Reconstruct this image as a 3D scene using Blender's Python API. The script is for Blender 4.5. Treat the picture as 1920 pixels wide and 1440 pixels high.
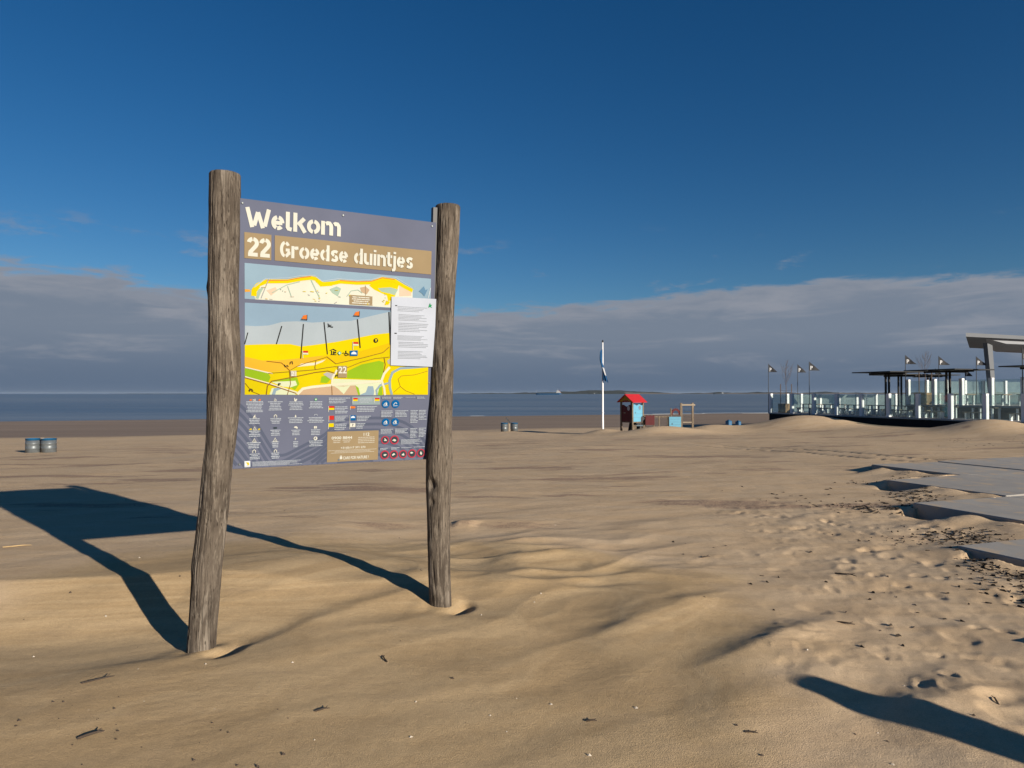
import bpy, bmesh, math, random
import numpy as np
from mathutils import Vector, Matrix

for o in list(bpy.data.objects):
    bpy.data.objects.remove(o, do_unlink=True)
scene = bpy.context.scene
COL = scene.collection
R = math.radians

# ------------------------------------------------------------------ camera
EYE = 1.65
cam_data = bpy.data.cameras.new("camera")
cam_data.sensor_width = 36.0
cam_data.lens = 24.0
cam_data.clip_start = 0.05
cam_data.clip_end = 200000.0
camera = bpy.data.objects.new("camera", cam_data)
COL.objects.link(camera)
camera.location = (0, 0, EYE)
camera.rotation_euler = (R(90 + 0.806), 0, 0)
scene.camera = camera

# ------------------------------------------------------------------ light
SUN_EL, SUN_AZ = R(15.4), R(135.5)          # azimuth clockwise from +Y
SUN_DIR = Vector((math.sin(SUN_AZ) * math.cos(SUN_EL), math.cos(SUN_AZ) * math.cos(SUN_EL), math.sin(SUN_EL)))
sun_data = bpy.data.lights.new("sun", 'SUN')
sun_data.energy = 5.0
sun_data.angle = R(0.5)
sun_data.color = (1.0, 0.90, 0.76)
sun = bpy.data.objects.new("sun", sun_data)
COL.objects.link(sun)
sun.rotation_euler = (-SUN_DIR).to_track_quat('-Z', 'Y').to_euler()
sun.location = (20, -20, 20)

SKY_STRENGTH = 0.05
EXPOSURE = 0.69
scene.view_settings.view_transform = 'Standard'
scene.view_settings.look = 'None'
scene.view_settings.gamma = 1.0
scene.view_settings.use_curve_mapping = False
scene.view_settings.exposure = EXPOSURE
scene.cycles.transparent_max_bounces = 48

def lin(c):
    c /= 255.0
    return c / 12.92 if c <= 0.04045 else ((c + 0.055) / 1.055) ** 2.4

def srgb(r, g, b, k=1.0):
    return (lin(r) * k, lin(g) * k, lin(b) * k)

world = bpy.data.worlds.new("World")
scene.world = world
world.use_nodes = True

class N:
    """tiny node-graph helper"""
    def __init__(self, tree):
        self.t = tree
    def new(self, kind, **kw):
        n = self.t.nodes.new(kind)
        for k, v in kw.items():
            setattr(n, k, v)
        return n
    def link(self, a, b):
        self.t.links.new(a, b)
    def put(self, sock, v):
        if v is None:
            return
        if hasattr(v, 'is_output'):
            self.link(v, sock)
        elif isinstance(v, (tuple, list)) and len(v) == 3 and sock.type == 'RGBA':
            sock.default_value = (*v, 1)
        else:
            sock.default_value = v
    def math(self, op, a, b=None, c=None, clamp=False):
        n = self.new('ShaderNodeMath', operation=op, use_clamp=clamp)
        self.put(n.inputs[0], a); self.put(n.inputs[1], b); self.put(n.inputs[2], c)
        return n.outputs[0]
    def mix(self, f, a, b, blend='MIX'):
        n = self.new('ShaderNodeMix', data_type='RGBA', blend_type=blend)
        self.put(n.inputs[0], f); self.put(n.inputs[6], a); self.put(n.inputs[7], b)
        return n.outputs[2]
    def ramp(self, f, a, b, mode='SMOOTHSTEP', lo=0.0, hi=1.0):
        n = self.new('ShaderNodeMapRange', interpolation_type=mode)
        self.put(n.inputs[0], f); n.inputs[1].default_value = a; n.inputs[2].default_value = b
        n.inputs[3].default_value = lo; n.inputs[4].default_value = hi
        return n.outputs[0]
    def noise(self, vec, scale, detail=4, rough=0.55, dist=0.0):
        n = self.new('ShaderNodeTexNoise')
        self.put(n.inputs['Vector'], vec)
        n.inputs['Scale'].default_value = scale; n.inputs['Detail'].default_value = detail
        n.inputs['Roughness'].default_value = rough; n.inputs['Distortion'].default_value = dist
        return n.outputs[0]
    def voro(self, vec, scale, feature='F1', out=0, rnd=1.0):
        n = self.new('ShaderNodeTexVoronoi', feature=feature)
        self.put(n.inputs['Vector'], vec); n.inputs['Scale'].default_value = scale
        n.inputs['Randomness'].default_value = rnd
        return n.outputs[out]
    def mapping(self, vec, scale=(1, 1, 1), rot=(0, 0, 0), loc=(0, 0, 0)):
        n = self.new('ShaderNodeMapping')
        self.put(n.inputs[0], vec)
        n.inputs[1].default_value = loc; n.inputs[2].default_value = rot; n.inputs[3].default_value = scale
        return n.outputs[0]
    def sep(self, vec):
        n = self.new('ShaderNodeSeparateXYZ'); self.put(n.inputs[0], vec); return n.outputs
    def comb(self, x, y, z):
        n = self.new('ShaderNodeCombineXYZ')
        self.put(n.inputs[0], x); self.put(n.inputs[1], y); self.put(n.inputs[2], z)
        return n.outputs[0]

def make_sky():
    t = world.node_tree
    t.nodes.clear()
    g = N(t)
    sky = g.new('ShaderNodeTexSky', sky_type='NISHITA')
    sky.sun_disc = False
    sky.sun_elevation = SUN_EL
    sky.sun_rotation = SUN_AZ
    sky.altitude = 300.0
    sky.air_density = 1.0
    sky.dust_density = 0.0
    sky.ozone_density = 4.0
    d = g.new('ShaderNodeTexCoord').outputs['Generated']
    x, y, z = g.sep(d)
    el = g.math('MULTIPLY', g.math('ARCSINE', z), 57.2958)
    az = g.math('MULTIPLY', g.math('ARCTAN2', x, y), 57.2958)
    # a long bank of stratocumulus lying along the horizon, all the way round
    p = g.comb(g.math('MULTIPLY', x, 1.0), g.math('MULTIPLY', y, 1.0), g.math('MULTIPLY', z, 5.0))
    big = g.noise(p, 3.2, 5, 0.5)
    fine = g.noise(p, 11.0, 8, 0.62, 0.4)
    swell = g.math('MULTIPLY', g.math('COSINE', g.math('MULTIPLY', g.math('ADD', az, 37.0), 2 * math.pi / 60.0)), 0.95)
    top = g.math('ADD', 7.6, swell)
    top = g.math('ADD', top, g.math('MULTIPLY', g.math('SUBTRACT', fine, 0.5), 4.6))
    top = g.math('ADD', top, g.math('MULTIPLY', g.math('SUBTRACT', big, 0.5), 2.0))
    depth = g.math('SUBTRACT', top, el)
    mask = g.ramp(depth, -0.45, 0.65)
    # torn wisps just above the bank
    wv = g.comb(g.math('MULTIPLY', x, 1.0), g.math('MULTIPLY', y, 1.0), g.math('MULTIPLY', z, 3.2))
    wisp = g.noise(wv, 7.0, 6, 0.62)
    band = g.math('MULTIPLY', g.ramp(el, 6, 8.5), g.ramp(el, 14, 10.5))
    wm = g.math('MULTIPLY', g.math('MULTIPLY', g.ramp(wisp, 0.575, 0.70), band), 0.6)
    mask = g.math('MAXIMUM', mask, wm)
    # colours inside the bank: streaky, bluer towards the horizon
    st = g.comb(g.math('MULTIPLY', x, 1.0), g.math('MULTIPLY', y, 1.0), g.math('MULTIPLY', z, 6.5))
    streak = g.noise(st, 6.0, 8, 0.6, 0.5)
    k = 1.0 / (SKY_STRENGTH * 2 ** EXPOSURE)
    low = srgb(93, 110, 133, k); mid = srgb(118, 130, 147, k); hi = srgb(148, 152, 162, k)
    c = g.mix(g.ramp(el, 0.3, 5.2), low, mid)
    c = g.mix(g.math('MULTIPLY', g.math('MULTIPLY', g.ramp(streak, 0.46, 0.74), g.ramp(el, 0.8, 3.0)), 0.75), c, hi)
    c = g.mix(g.math('MULTIPLY', g.ramp(depth, 2.2, 0.2), 0.55), c, hi)
    # clear sky: drier, deeper blue than the bare model
    hsv = g.new('ShaderNodeHueSaturation')
    g.link(sky.outputs[0], hsv.inputs['Color'])
    hsv.inputs['Hue'].default_value = 0.504
    hsv.inputs['Saturation'].default_value = 1.24
    hsv.inputs['Value'].default_value = 0.875
    full = g.mix(mask, hsv.outputs[0], c)
    bg = g.new('ShaderNodeBackground')
    g.link(full, bg.inputs[0])
    bg.inputs[1].default_value = SKY_STRENGTH
    out = g.new('ShaderNodeOutputWorld')
    g.link(bg.outputs[0], out.inputs[0])
make_sky()

# ------------------------------------------------------------------ numpy noise
_rng = np.random.RandomState(7)
_perm = np.concatenate([_rng.permutation(256)] * 3)
_g2 = np.stack([np.cos(np.arange(256) * 2 * np.pi / 256), np.sin(np.arange(256) * 2 * np.pi / 256)], 1)
_g3 = _rng.normal(size=(256, 3)); _g3 /= np.linalg.norm(_g3, axis=1)[:, None]

def perlin2(x, y):
    xi = np.floor(x).astype(int); yi = np.floor(y).astype(int)
    xf = x - xi; yf = y - yi
    u = xf * xf * xf * (xf * (xf * 6 - 15) + 10); v = yf * yf * yf * (yf * (yf * 6 - 15) + 10)
    def gr(i, j):
        h = _perm[_perm[(xi + i) & 255] + ((yi + j) & 255)]
        return _g2[h, 0] * (xf - i) + _g2[h, 1] * (yf - j)
    a = gr(0, 0) * (1 - u) + gr(1, 0) * u
    b = gr(0, 1) * (1 - u) + gr(1, 1) * u
    return (a * (1 - v) + b * v) * 1.5

def perlin3(x, y, z):
    xi = np.floor(x).astype(int); yi = np.floor(y).astype(int); zi = np.floor(z).astype(int)
    f = [x - xi, y - yi, z - zi]
    w = [q * q * q * (q * (q * 6 - 15) + 10) for q in f]
    tot = 0
    for i in (0, 1):
        for j in (0, 1):
            for k in (0, 1):
                h = _perm[_perm[_perm[(xi + i) & 255] + ((yi + j) & 255)] + ((zi + k) & 255)]
                d = _g3[h, 0] * (f[0] - i) + _g3[h, 1] * (f[1] - j) + _g3[h, 2] * (f[2] - k)
                tot = tot + d * (w[0] if i else 1 - w[0]) * (w[1] if j else 1 - w[1]) * (w[2] if k else 1 - w[2])
    return tot * 1.5

def fbm(x, y, oct=4, gain=0.5):
    a = 1.0; s = 0
    for i in range(oct):
        s = s + a * perlin2(x + 17.3 * i, y - 9.1 * i); x = x * 2.03; y = y * 2.03; a *= gain
    return s

def smooth(a, b, x):
    t = np.clip((x - a) / (b - a), 0, 1)
    return t * t * (3 - 2 * t)

# ------------------------------------------------------------------ the lie of the land (z in metres, 0 at the sign)
SEA_Z = -3.5
P_S = [-400, -20, 0, 6, 12, 20, 26, 36, 57, 80, 110, 158, 200, 400]
P_Z = [3.0, 0.25, 0.0, 0.0, -0.05, -0.30, -0.50, -0.92, -1.60, -2.22, -2.80, -3.5, -4.2, -8.0]

def seg_dist(x, y, pts):
    """distance to a polyline, side (+ = beyond, away from the viewer) and position 0..1"""
    best = np.full(x.shape, 1e9); side = np.zeros(x.shape); pos = np.zeros(x.shape)
    L = [0.0]
    for a, b in zip(pts[:-1], pts[1:]):
        L.append(L[-1] + math.hypot(b[0] - a[0], b[1] - a[1]))
    for i, (a, b) in enumerate(zip(pts[:-1], pts[1:])):
        dx, dy = b[0] - a[0], b[1] - a[1]; l2 = dx * dx + dy * dy
        t = np.clip(((x - a[0]) * dx + (y - a[1]) * dy) / l2, 0, 1)
        d = np.hypot(x - a[0] - t * dx, y - a[1] - t * dy)
        m = d < best
        best[m] = d[m]; side[m] = np.sign(dx * (y - a[1]) - dy * (x - a[0]))[m]
        pos[m] = ((L[i] + t * (L[i + 1] - L[i])) / L[-1])[m]
    return best, side, pos

# wind-blown crests: points left to right, height, width on the near side, width on the far side
CRESTS = [
    ([(-2.75, 4.02), (-2.2, 4.2), (-1.72, 4.42), (-1.3, 4.9), (-0.72, 5.38)], 0.050, 0.45, 0.10),
    ([(-1.75, 4.36), (-1.0, 4.78), (-0.42, 4.92), (0.15, 4.78), (0.60, 4.45)], 0.060, 0.9, 0.22),
    ([(0.45, 4.35), (0.85, 4.95), (1.25, 5.35), (1.7, 5.45)], 0.065, 0.35, 0.16),
    ([(-0.45, 6.2), (0.05, 6.75), (0.75, 6.95), (1.2, 6.55)], 0.060, 0.5, 0.18),
    ([(-0.3, 7.3), (0.3, 7.75), (1.0, 7.7)], 0.045, 0.45, 0.2),
    ([(-0.4, 5.5), (0.25, 5.75), (0.8, 5.95)], 0.040, 0.35, 0.14),
    ([(0.9, 6.0), (1.5, 6.4), (2.1, 6.3)], 0.045, 0.35, 0.14),
    ([(1.0, 4.05), (1.6, 4.40), (2.05, 4.80), (2.3, 5.05)], 0.085, 0.40, 0.11),
    ([(1.9, 3.35), (2.25, 3.6), (2.7, 3.75)], 0.09, 0.35, 0.2),
    ([(0.9, 3.45), (1.5, 3.75), (2.0, 4.1)], 0.030, 0.5, 0.16),
    ([(-1.5, 3.35), (-0.5, 3.75), (0.3, 4.0)], 0.022, 0.6, 0.25),
    ([(-3.6, 3.6), (-2.6, 3.75), (-1.7, 4.05)], 0.022, 0.5, 0.22),
    ([(-2.2, 6.7), (-1.3, 7.0), (-0.5, 7.4)], 0.045, 0.5, 0.25),
    ([(-1.6, 8.6), (-0.6, 8.9), (0.6, 8.7)], 0.05, 0.5, 0.3),
    ([(-0.75, 8.6), (-0.55, 8.7), (-0.4, 8.66)], 0.06, 0.16, 0.12),
    ([(1.2, 8.6), (1.9, 8.9), (2.6, 8.5)], 0.045, 0.5, 0.25),
    ([(-1.0, 5.75), (-0.6, 6.05), (-0.3, 6.0)], 0.03, 0.3, 0.12),
]
# x, y, height, radius x, radius y
MOUNDS = [
    (0.45, 6.7, 0.05, 0.6, 0.4), (-0.2, 5.8, 0.03, 0.25, 0.2), (0.2, 6.1, 0.03, 0.4, 0.25),
    (-0.70, 5.26, 0.02, 0.25, 0.15), (-1.25, 6.0, 0.13, 0.95, 0.75), (-0.95, 5.55, 0.05, 0.4, 0.25),
    # banks driven up against the terrace
    (20.9, 48.5, 0.98, 3.6, 2.9), (25.9, 37.0, 0.80, 2.5, 2.4), (17.0, 50.0, 0.25, 4.0, 3.0), (30.0, 31.0, 0.35, 4.0, 4.0),
    (24.0, 44.0, 0.42, 5.0, 6.0),
    # round the play houses
    (6.6, 49.0, 0.35, 1.3, 1.5), (9.9, 46.3, 0.50, 2.6, 1.9), (12.5, 48.0, 0.22, 3.0, 3.0), (8.7, 50.5, 0.10, 2.6, 2.0),
    (14.5, 50.0, 0.30, 1.6, 1.6), (0.5, 57.0, 0.1, 3, 2),
]
SLAB_U = np.array([0.935, 0.355]); SLAB_D = np.array([0.381, -0.925])
SLAB_C = [np.array([7.90, 15.05]) + k * (2.10 * SLAB_D - 2.04 * SLAB_U) for k in range(0, 5)]
_fr = np.random.RandomState(3)
PITS = [(_fr.uniform(1.0, 8.5), _fr.uniform(2.2, 11.0), _fr.uniform(0.02, 0.05), _fr.uniform(0.035, 0.095), _fr.uniform(0, 3.14)) for _ in range(520)]

def height(x, y, detail=True):
    x = np.asarray(x, float); y = np.asarray(y, float)
    s = y - 0.33 * x
    z = np.interp(s, P_S, P_Z)
    # soften the kinks of the table
    z = (z + np.interp(s - 2.5, P_S, P_Z) + np.interp(s + 2.5, P_S, P_Z)) / 3.0
    r = np.hypot(x, y)
    dry = smooth(75, 55, s)
    z = z + dry * smooth(7, 25, r) * 0.06 * fbm(x * 0.13, y * 0.10, 3)
    z = z + (1 - dry) * 0.03 * fbm(x * 0.03, y * 0.05, 3)
    # scoured terrace at the left, with a sharp brink
    ey = np.interp(x, [-12, -7, -4.23, -3.04, -2.54, -1.62, -0.8], [4.2, 4.9, 5.33, 5.52, 5.64, 5.48, 5.3])
    ey = ey + 0.03 * perlin2(x * 1.7, x * 0 + 3.3)
    d = y - ey
    wx = smooth(-0.9, -2.5, x)
    f = np.where(d > 0, np.exp(-np.clip(d, 0, 50) / 4.5), np.clip(1 + d / 0.95, 0, 1) ** 1.35)
    z = z + 0.195 * wx * f
    z = z - 0.03 * np.exp(-((x + 2.6) / 1.3) ** 2 - ((y - 4.6) / 0.45) ** 2)
    for (mx, my, mh, rx, ry) in MOUNDS:
        z = z + mh * np.exp(-((x - mx) / rx) ** 2 - ((y - my) / ry) ** 2)
    near = (r < 13) & (y > 0.5)
    if near.any():
        xn, yn = x[near], y[near]; zn = np.zeros(xn.shape)
        # warp so that the crests wander
        wxn = xn + 0.10 * perlin2(xn * 1.3 + 5, yn * 1.3); wyn = yn + 0.10 * perlin2(xn * 1.3, yn * 1.3 + 9)
        for pts, hgt, wn, wf in CRESTS:
            cxs = np.array([p_[0] for p_ in pts]); cys = np.array([p_[1] for p_ in pts])
            gx = np.linspace(cxs[0] - 0.6, cxs[-1] + 0.6, 60)
            gy = np.interp(gx, cxs, cys)
            gy = gy + np.where(gx < cxs[0], (gx - cxs[0]) * 0.4, 0) + np.where(gx > cxs[-1], (gx - cxs[-1]) * 0.3, 0)
            ker = np.ones(11) / 11.0; gy = np.convolve(np.pad(gy, 5, 'edge'), ker, 'valid')
            sl = np.gradient(gy, gx)
            dd = (wyn - np.interp(wxn, gx, gy)) / np.sqrt(1 + np.interp(wxn, gx, sl) ** 2)
            L_ = cxs[-1] - cxs[0]
            e = smooth(cxs[0] - 0.1 * L_, cxs[0] + 0.35 * L_, wxn) * smooth(cxs[-1] + 0.1 * L_, cxs[-1] - 0.35 * L_, wxn)
            ad = np.abs(dd)
            prof = np.where(dd > 0, np.exp(-(ad / (1.3 * wf)) ** 1.6), np.exp(-(ad / wn) ** 1.25))
            zn = zn + (0.74 if -1.2 < pts[0][0] < 1.0 and pts[0][1] > 4.2 else 0.62) * hgt * e * prof
        # long soft streamers along the wind
        a = R(28); un = xn * math.cos(a) + yn * math.sin(a); vn = -xn * math.sin(a) + yn * math.cos(a)
        zn = zn + 0.012 * fbm(un * 0.45, vn * 1.3, 3, 0.45)
        zn = zn + 0.0010 * fbm(un * 1.2 + 7, vn * 5.0, 2)
        # low overlapping drifts in the lee of the sign
        dm = np.exp(-((xn - 0.35) / 1.5) ** 2 - ((yn - 6.6) / 1.7) ** 2) + 0.6 * np.exp(-((xn + 1.1) / 0.7) ** 2 - ((yn - 5.6) / 0.5) ** 2)
        a2 = R(20); u2 = wxn * math.cos(a2) + wyn * math.sin(a2); v2 = -wxn * math.sin(a2) + wyn * math.cos(a2)
        rg = 1 - np.abs(perlin2(u2 * 0.75 + 3.1, v2 * 1.7 + 0.4)) * 1.7
        rg2 = 1 - np.abs(perlin2(u2 * 1.3 + 8.1, v2 * 2.6 + 2.4)) * 1.7
        zn = zn + np.clip(dm, 0, 1) * (0.034 * np.clip(rg, 0, 1) ** 1.5 + 0.012 * np.clip(rg2, 0, 1) ** 1.5)
        # trodden sand at the right
        tr = smooth(-0.1, 1.9, xn - (0.55 + 0.17 * yn) + 0.35 * perlin2(xn * 0.8, yn * 0.8)) * smooth(12.5, 10, yn)
        lum = fbm(xn * 2.6, yn * 2.6, 4, 0.55)
        zn = zn + tr * 0.010 * lum
        wob = 0.022 * perlin2(xn * 11, yn * 11)
        for (px, py, pd, pr, pa) in PITS:
            q = (np.abs(xn - px) < 3.2 * pr) & (np.abs(yn - py) < 3.2 * pr)
            if not q.any():
                continue
            ca, sa = math.cos(pa), math.sin(pa); ax_, ay_ = wob[q] + xn[q] - px, yn[q] - py - wob[q]
            rr = np.hypot((ax_ * ca + ay_ * sa) * 0.7, (-ax_ * sa + ay_ * ca) * 1.25) / pr
            zn[q] += tr[q] * 0.32 * pd * (-np.exp(-rr ** 2.5) + 0.45 * np.exp(-((rr - 1.5) / 0.45) ** 2))
        zn = zn + (1 - tr) * 0.0010 * fbm(xn * 7, yn * 7, 2)
        # wind scour round the two sign posts
        for bx, by in ((-2.0, 4.45), (-0.55, 5.2)):
            rr = np.hypot(xn - bx, yn - by)
            zn = zn + (0.012 + 0.02 * perlin2(xn * 6, yn * 6)) * np.exp(-(rr / 0.22) ** 2)
            ang = np.arctan2(yn - by, xn - bx)
            zn = zn - 0.055 * np.exp(-((rr - 0.2) / 0.055) ** 2) * np.exp(-((ang + 0.25) / 0.7) ** 2)
        z[near] += zn * smooth(13, 10, r[near])
    mid = (r >= 9) & (r < 60)
    if mid.any():
        xm, ym = x[mid], y[mid]
        z[mid] += smooth(9, 12, r[mid]) * dry[mid] * (0.010 * fbm(xm * 0.5, ym * 0.8, 3) + 0.0035 * fbm(xm * 2.1, ym * 2.3, 2))
    # wheel tracks running up the beach behind the path
    for ox in (0.0, -1.15):
        cx = np.interp(y, [17.5, 19.3, 24.5, 32], [11.9, 11.15, 10.3, 7.5]) + ox
        t = (np.abs(x - cx) < 0.6) & (y > 17.5) & (y < 32)
        if t.any():
            g = np.exp(-((x[t] - cx[t]) / 0.17) ** 2) * smooth(17.5, 18.5, y[t]) * smooth(32, 27, y[t])
            z[t] += g * (-0.03 - 0.05 * (np.sin(y[t] * 2 * np.pi / 0.42) > 0.2))
    # sand lies below the path slabs and is hollowed out under their corners
    rel_u = (x - 7.9) * SLAB_U[0] + (y - 15.05) * SLAB_U[1]
    rel_d = (x - 7.9) * SLAB_D[0] + (y - 15.05) * SLAB_D[1]
    for k in range(5):
        inside = (rel_d > k * 2.10 - 0.05) & (rel_d < (k + 1) * 2.10) & (rel_u > -k * 2.04 + 0.10 + 0.12 * perlin2(rel_d * 1.9, rel_d * 0.3 + 5)) & (rel_u < 12)
        z = np.where(inside, np.minimum(z, -0.05 - 0.03 * (k == 0)), z)
        c = SLAB_C[k]
        hu = rel_u + k * 2.04; hd = rel_d - k * 2.10 - 0.22
        z = z - (0.03, .20, .25, .0, .0)[k] * np.exp(-np.abs(hd / 0.30) ** 3 - np.where(hu < 0, (hu / 0.17) ** 2, (hu / 0.5) ** 2))
        # sand blown up against the slabs
        du = -(rel_u + k * 2.04); dk = rel_d - k * 2.10
        bank = (smooth(0.35, 0.9, dk) if k in (1, 2) else smooth(-0.05, 0.35, dk)) * smooth(2.6, 1.9, dk) * np.where(du > -0.30, np.exp(-(np.clip(du, 0, 9) / 0.6) ** 1.3), 0)
        lvl = (0.080 if k in (1, 2) else 0.05) + (0.045 if k in (1, 2) else 0.025) * perlin2(dk * 2.3 + k * 7.0, du * 1.5)
        z = np.where((du > -0.02) | ((du > -0.3) & (z > -0.045)), z + bank * np.clip(lvl - z, 0, 1), z)
        back = smooth(-0.7, -0.05, dk) * (dk < 0.0) * smooth(0.25, -0.25, du) * smooth(-2.5, -1.8, du)
        z = z + back * np.clip(lvl - z, 0, 1) * (dk < 0)
    return z

def zg(x, y):
    return float(height(np.array([x], float), np.array([y], float))[0])

# ------------------------------------------------------------------ materials
MATS = {}
def new_mat(name):
    m = bpy.data.materials.new(name); m.use_nodes = True
    t = m.node_tree; t.nodes.clear(); g = N(t)
    b = g.new('ShaderNodeBsdfPrincipled'); o = g.new('ShaderNodeOutputMaterial')
    g.link(b.outputs[0], o.inputs[0])
    MATS[name] = m
    return m, g, b

def bump(g, b, h, strength, dist, prev=None):
    n = g.new('ShaderNodeBump'); g.put(n.inputs['Height'], h)
    n.inputs['Strength'].default_value = strength; n.inputs['Distance'].default_value = dist
    if prev is not None:
        g.link(prev, n.inputs['Normal'])
    g.link(n.outputs[0], b.inputs['Normal'])
    return n.outputs[0]

def plain(name, col, rough=0.6, var=0.12, scale=6.0, metal=0.0, spec=0.3, bmp=0.0):
    """a painted / printed / cast surface: flat colour broken by soft grime"""
    m, g, b = new_mat(name)
    tc = g.new('ShaderNodeTexCoord').outputs['Object']
    n = g.noise(tc, scale, 5, 0.6)
    f = g.ramp(n, 0.25, 0.75, 'LINEAR', 1 - var, 1 + var)
    c = g.new('ShaderNodeVectorMath', operation='SCALE')
    c.inputs[0].default_value = col; g.link(f, c.inputs['Scale'])
    g.link(c.outputs[0], b.inputs['Base Color'])
    b.inputs['Roughness'].default_value = rough
    b.inputs['Metallic'].default_value = metal
    b.inputs['Specular IOR Level'].default_value = spec
    if bmp:
        bump(g, b, g.noise(tc, scale * 8, 3), bmp, 0.01)
    return m

def sand_material():
    m, g, b = new_mat('sand')
    tc = g.new('ShaderNodeTexCoord').outputs['Object']
    x, y, z = g.sep(tc)
    s = g.math('SUBTRACT', y, g.math('MULTIPLY', x, 0.33))
    big = g.noise(tc, 0.35, 4, 0.55)
    med = g.noise(g.mapping(tc, (1.0, 2.6, 1.0), (0, 0, R(-25))), 1.1, 5, 0.55, 0.4)
    grain = g.noise(tc, 160.0, 3, 0.7)
    speck = g.noise(tc, 45.0, 2, 0.6)
    c = g.mix(g.ramp(med, 0.35, 0.68), SAND_A, SAND_B)
    c = g.mix(g.math('MULTIPLY', g.ramp(big, 0.5, 0.72), 0.5), c, SAND_C)
    # the scoured hollow round the sign bares firmer, yellower sand in thin beds
    ex = g.math('MULTIPLY', g.math('ADD', x, 1.0), 0.30); ey = g.math('MULTIPLY', g.math('SUBTRACT', y, 5.0), 0.34)
    er = g.math('SQRT', g.math('ADD', g.math('MULTIPLY', ex, ex), g.math('MULTIPLY', ey, ey)))
    er = g.math('ADD', er, g.math('MULTIPLY', g.math('SUBTRACT', g.noise(tc, 0.8, 5, 0.6), 0.5), 0.9))
    bare = g.ramp(er, 1.05, 0.72)
    beds = g.noise(g.mapping(tc, (0.5, 0.5, 42.0)), 1.0, 5, 0.65)
    firm = g.mix(g.ramp(beds, 0.40, 0.62), SAND_F1, SAND_F2)
    c = g.mix(g.math('MULTIPLY', bare, 0.85), c, firm)
    # darker laminae of heavy minerals, drawn out by the wind
    lam = g.noise(g.mapping(tc, (0.8, 6.0, 1.0), (0, 0, R(-14))), 1.0, 6, 0.62, 0.8)
    c = g.mix(g.math('MULTIPLY', g.ramp(lam, 0.54, 0.70), 0.34), c, SAND_D)
    # purple-brown shell hash on the flats
    hash_ = g.noise(g.mapping(tc, (0.35, 1.0, 1.0)), 0.55, 6, 0.68)
    hm = g.math('MULTIPLY', g.math('MULTIPLY', g.ramp(hash_, 0.535, 0.62), g.ramp(y, 6.5, 9.0)), g.ramp(s, 50, 30))
    c = g.mix(g.math('MULTIPLY', hm, g.ramp(speck, 0.40, 0.58, 'SMOOTHSTEP', 0.30, 0.85)), c, SAND_HASH)
    # damp sand below the tide line
    edge = g.math('ADD', s, g.math('MULTIPLY', g.math('SUBTRACT', g.noise(tc, 0.06, 4, 0.5), 0.5), 16.0))
    wet = g.ramp(edge, 63.0, 71.0)
    streak = g.noise(g.mapping(tc, (0.02, 0.12, 1.0), (0, 0, R(18))), 1.0, 5, 0.6)
    wetc = g.mix(g.ramp(streak, 0.35, 0.7), SAND_WET, SAND_WET2)
    c = g.mix(wet, c, wetc)
    mul = g.math('MULTIPLY', g.ramp(grain, 0.25, 0.75, 'LINEAR', 0.76, 1.24), g.ramp(g.noise(tc, 22.0, 5, 0.7), 0.3, 0.7, 'LINEAR', 0.93, 1.07))
    v = g.new('ShaderNodeVectorMath', operation='SCALE'); g.link(c, v.inputs[0]); g.link(mul, v.inputs['Scale'])
    # scattered white shell crumbs
    cell = g.voro(tc, 9.0)
    crumb = g.math('MULTIPLY', g.ramp(cell, 0.055, 0.035), g.ramp(g.noise(tc, 0.9, 2), 0.50, 0.58))
    c2 = g.mix(g.math('MULTIPLY', crumb, 0.35), v.outputs[0], (0.62, 0.58, 0.52))
    g.link(c2, b.inputs['Base Color'])
    g.link(g.ramp(wet, 0, 1, 'LINEAR', 0.95, 0.62), b.inputs['Roughness'])
    b.inputs['Specular IOR Level'].default_value = 0.12
    n0 = bump(g, b, grain, 0.8, 0.005)
    n1 = bump(g, b, g.noise(tc, 48.0, 4, 0.7), 0.20, 0.010, n0)
    rip = g.noise(g.mapping(tc, (1.5, 9.0, 1.0), (0, 0, R(22))), 2.2, 4, 0.5, 0.6)
    n2 = bump(g, b, rip, 0.10, 0.02, n1)
    wv = g.new('ShaderNodeTexWave', wave_type='BANDS', bands_direction='Y')
    g.put(wv.inputs['Vector'], g.mapping(tc, (1, 1, 1), (0, 0, R(-24)))); wv.inputs['Scale'].default_value = 4.2
    wv.inputs['Distortion'].default_value = 3.2; wv.inputs['Detail'].default_value = 3; wv.inputs['Detail Scale'].default_value = 1.4
    rp = g.math('MULTIPLY', wv.outputs['Fac'], g.ramp(g.noise(tc, 0.7, 3), 0.52, 0.66))
    n2 = bump(g, b, rp, 0.06, 0.012, n2)
    clod = g.noise(tc, 9.0, 5, 0.6)
    bump(g, b, clod, 0.07, 0.03, n2)

SAND_A = (0.505, 0.365, 0.225); SAND_B = (0.535, 0.402, 0.262); SAND_C = (0.475, 0.370, 0.255)
SAND_F1 = (0.385, 0.270, 0.143); SAND_F2 = (0.465, 0.338, 0.190)
SAND_D = (0.365, 0.265, 0.165); SAND_HASH = (0.20, 0.13, 0.10)
SAND_WET = (0.235, 0.172, 0.118); SAND_WET2 = (0.290, 0.215, 0.150)
sand_material()

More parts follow.
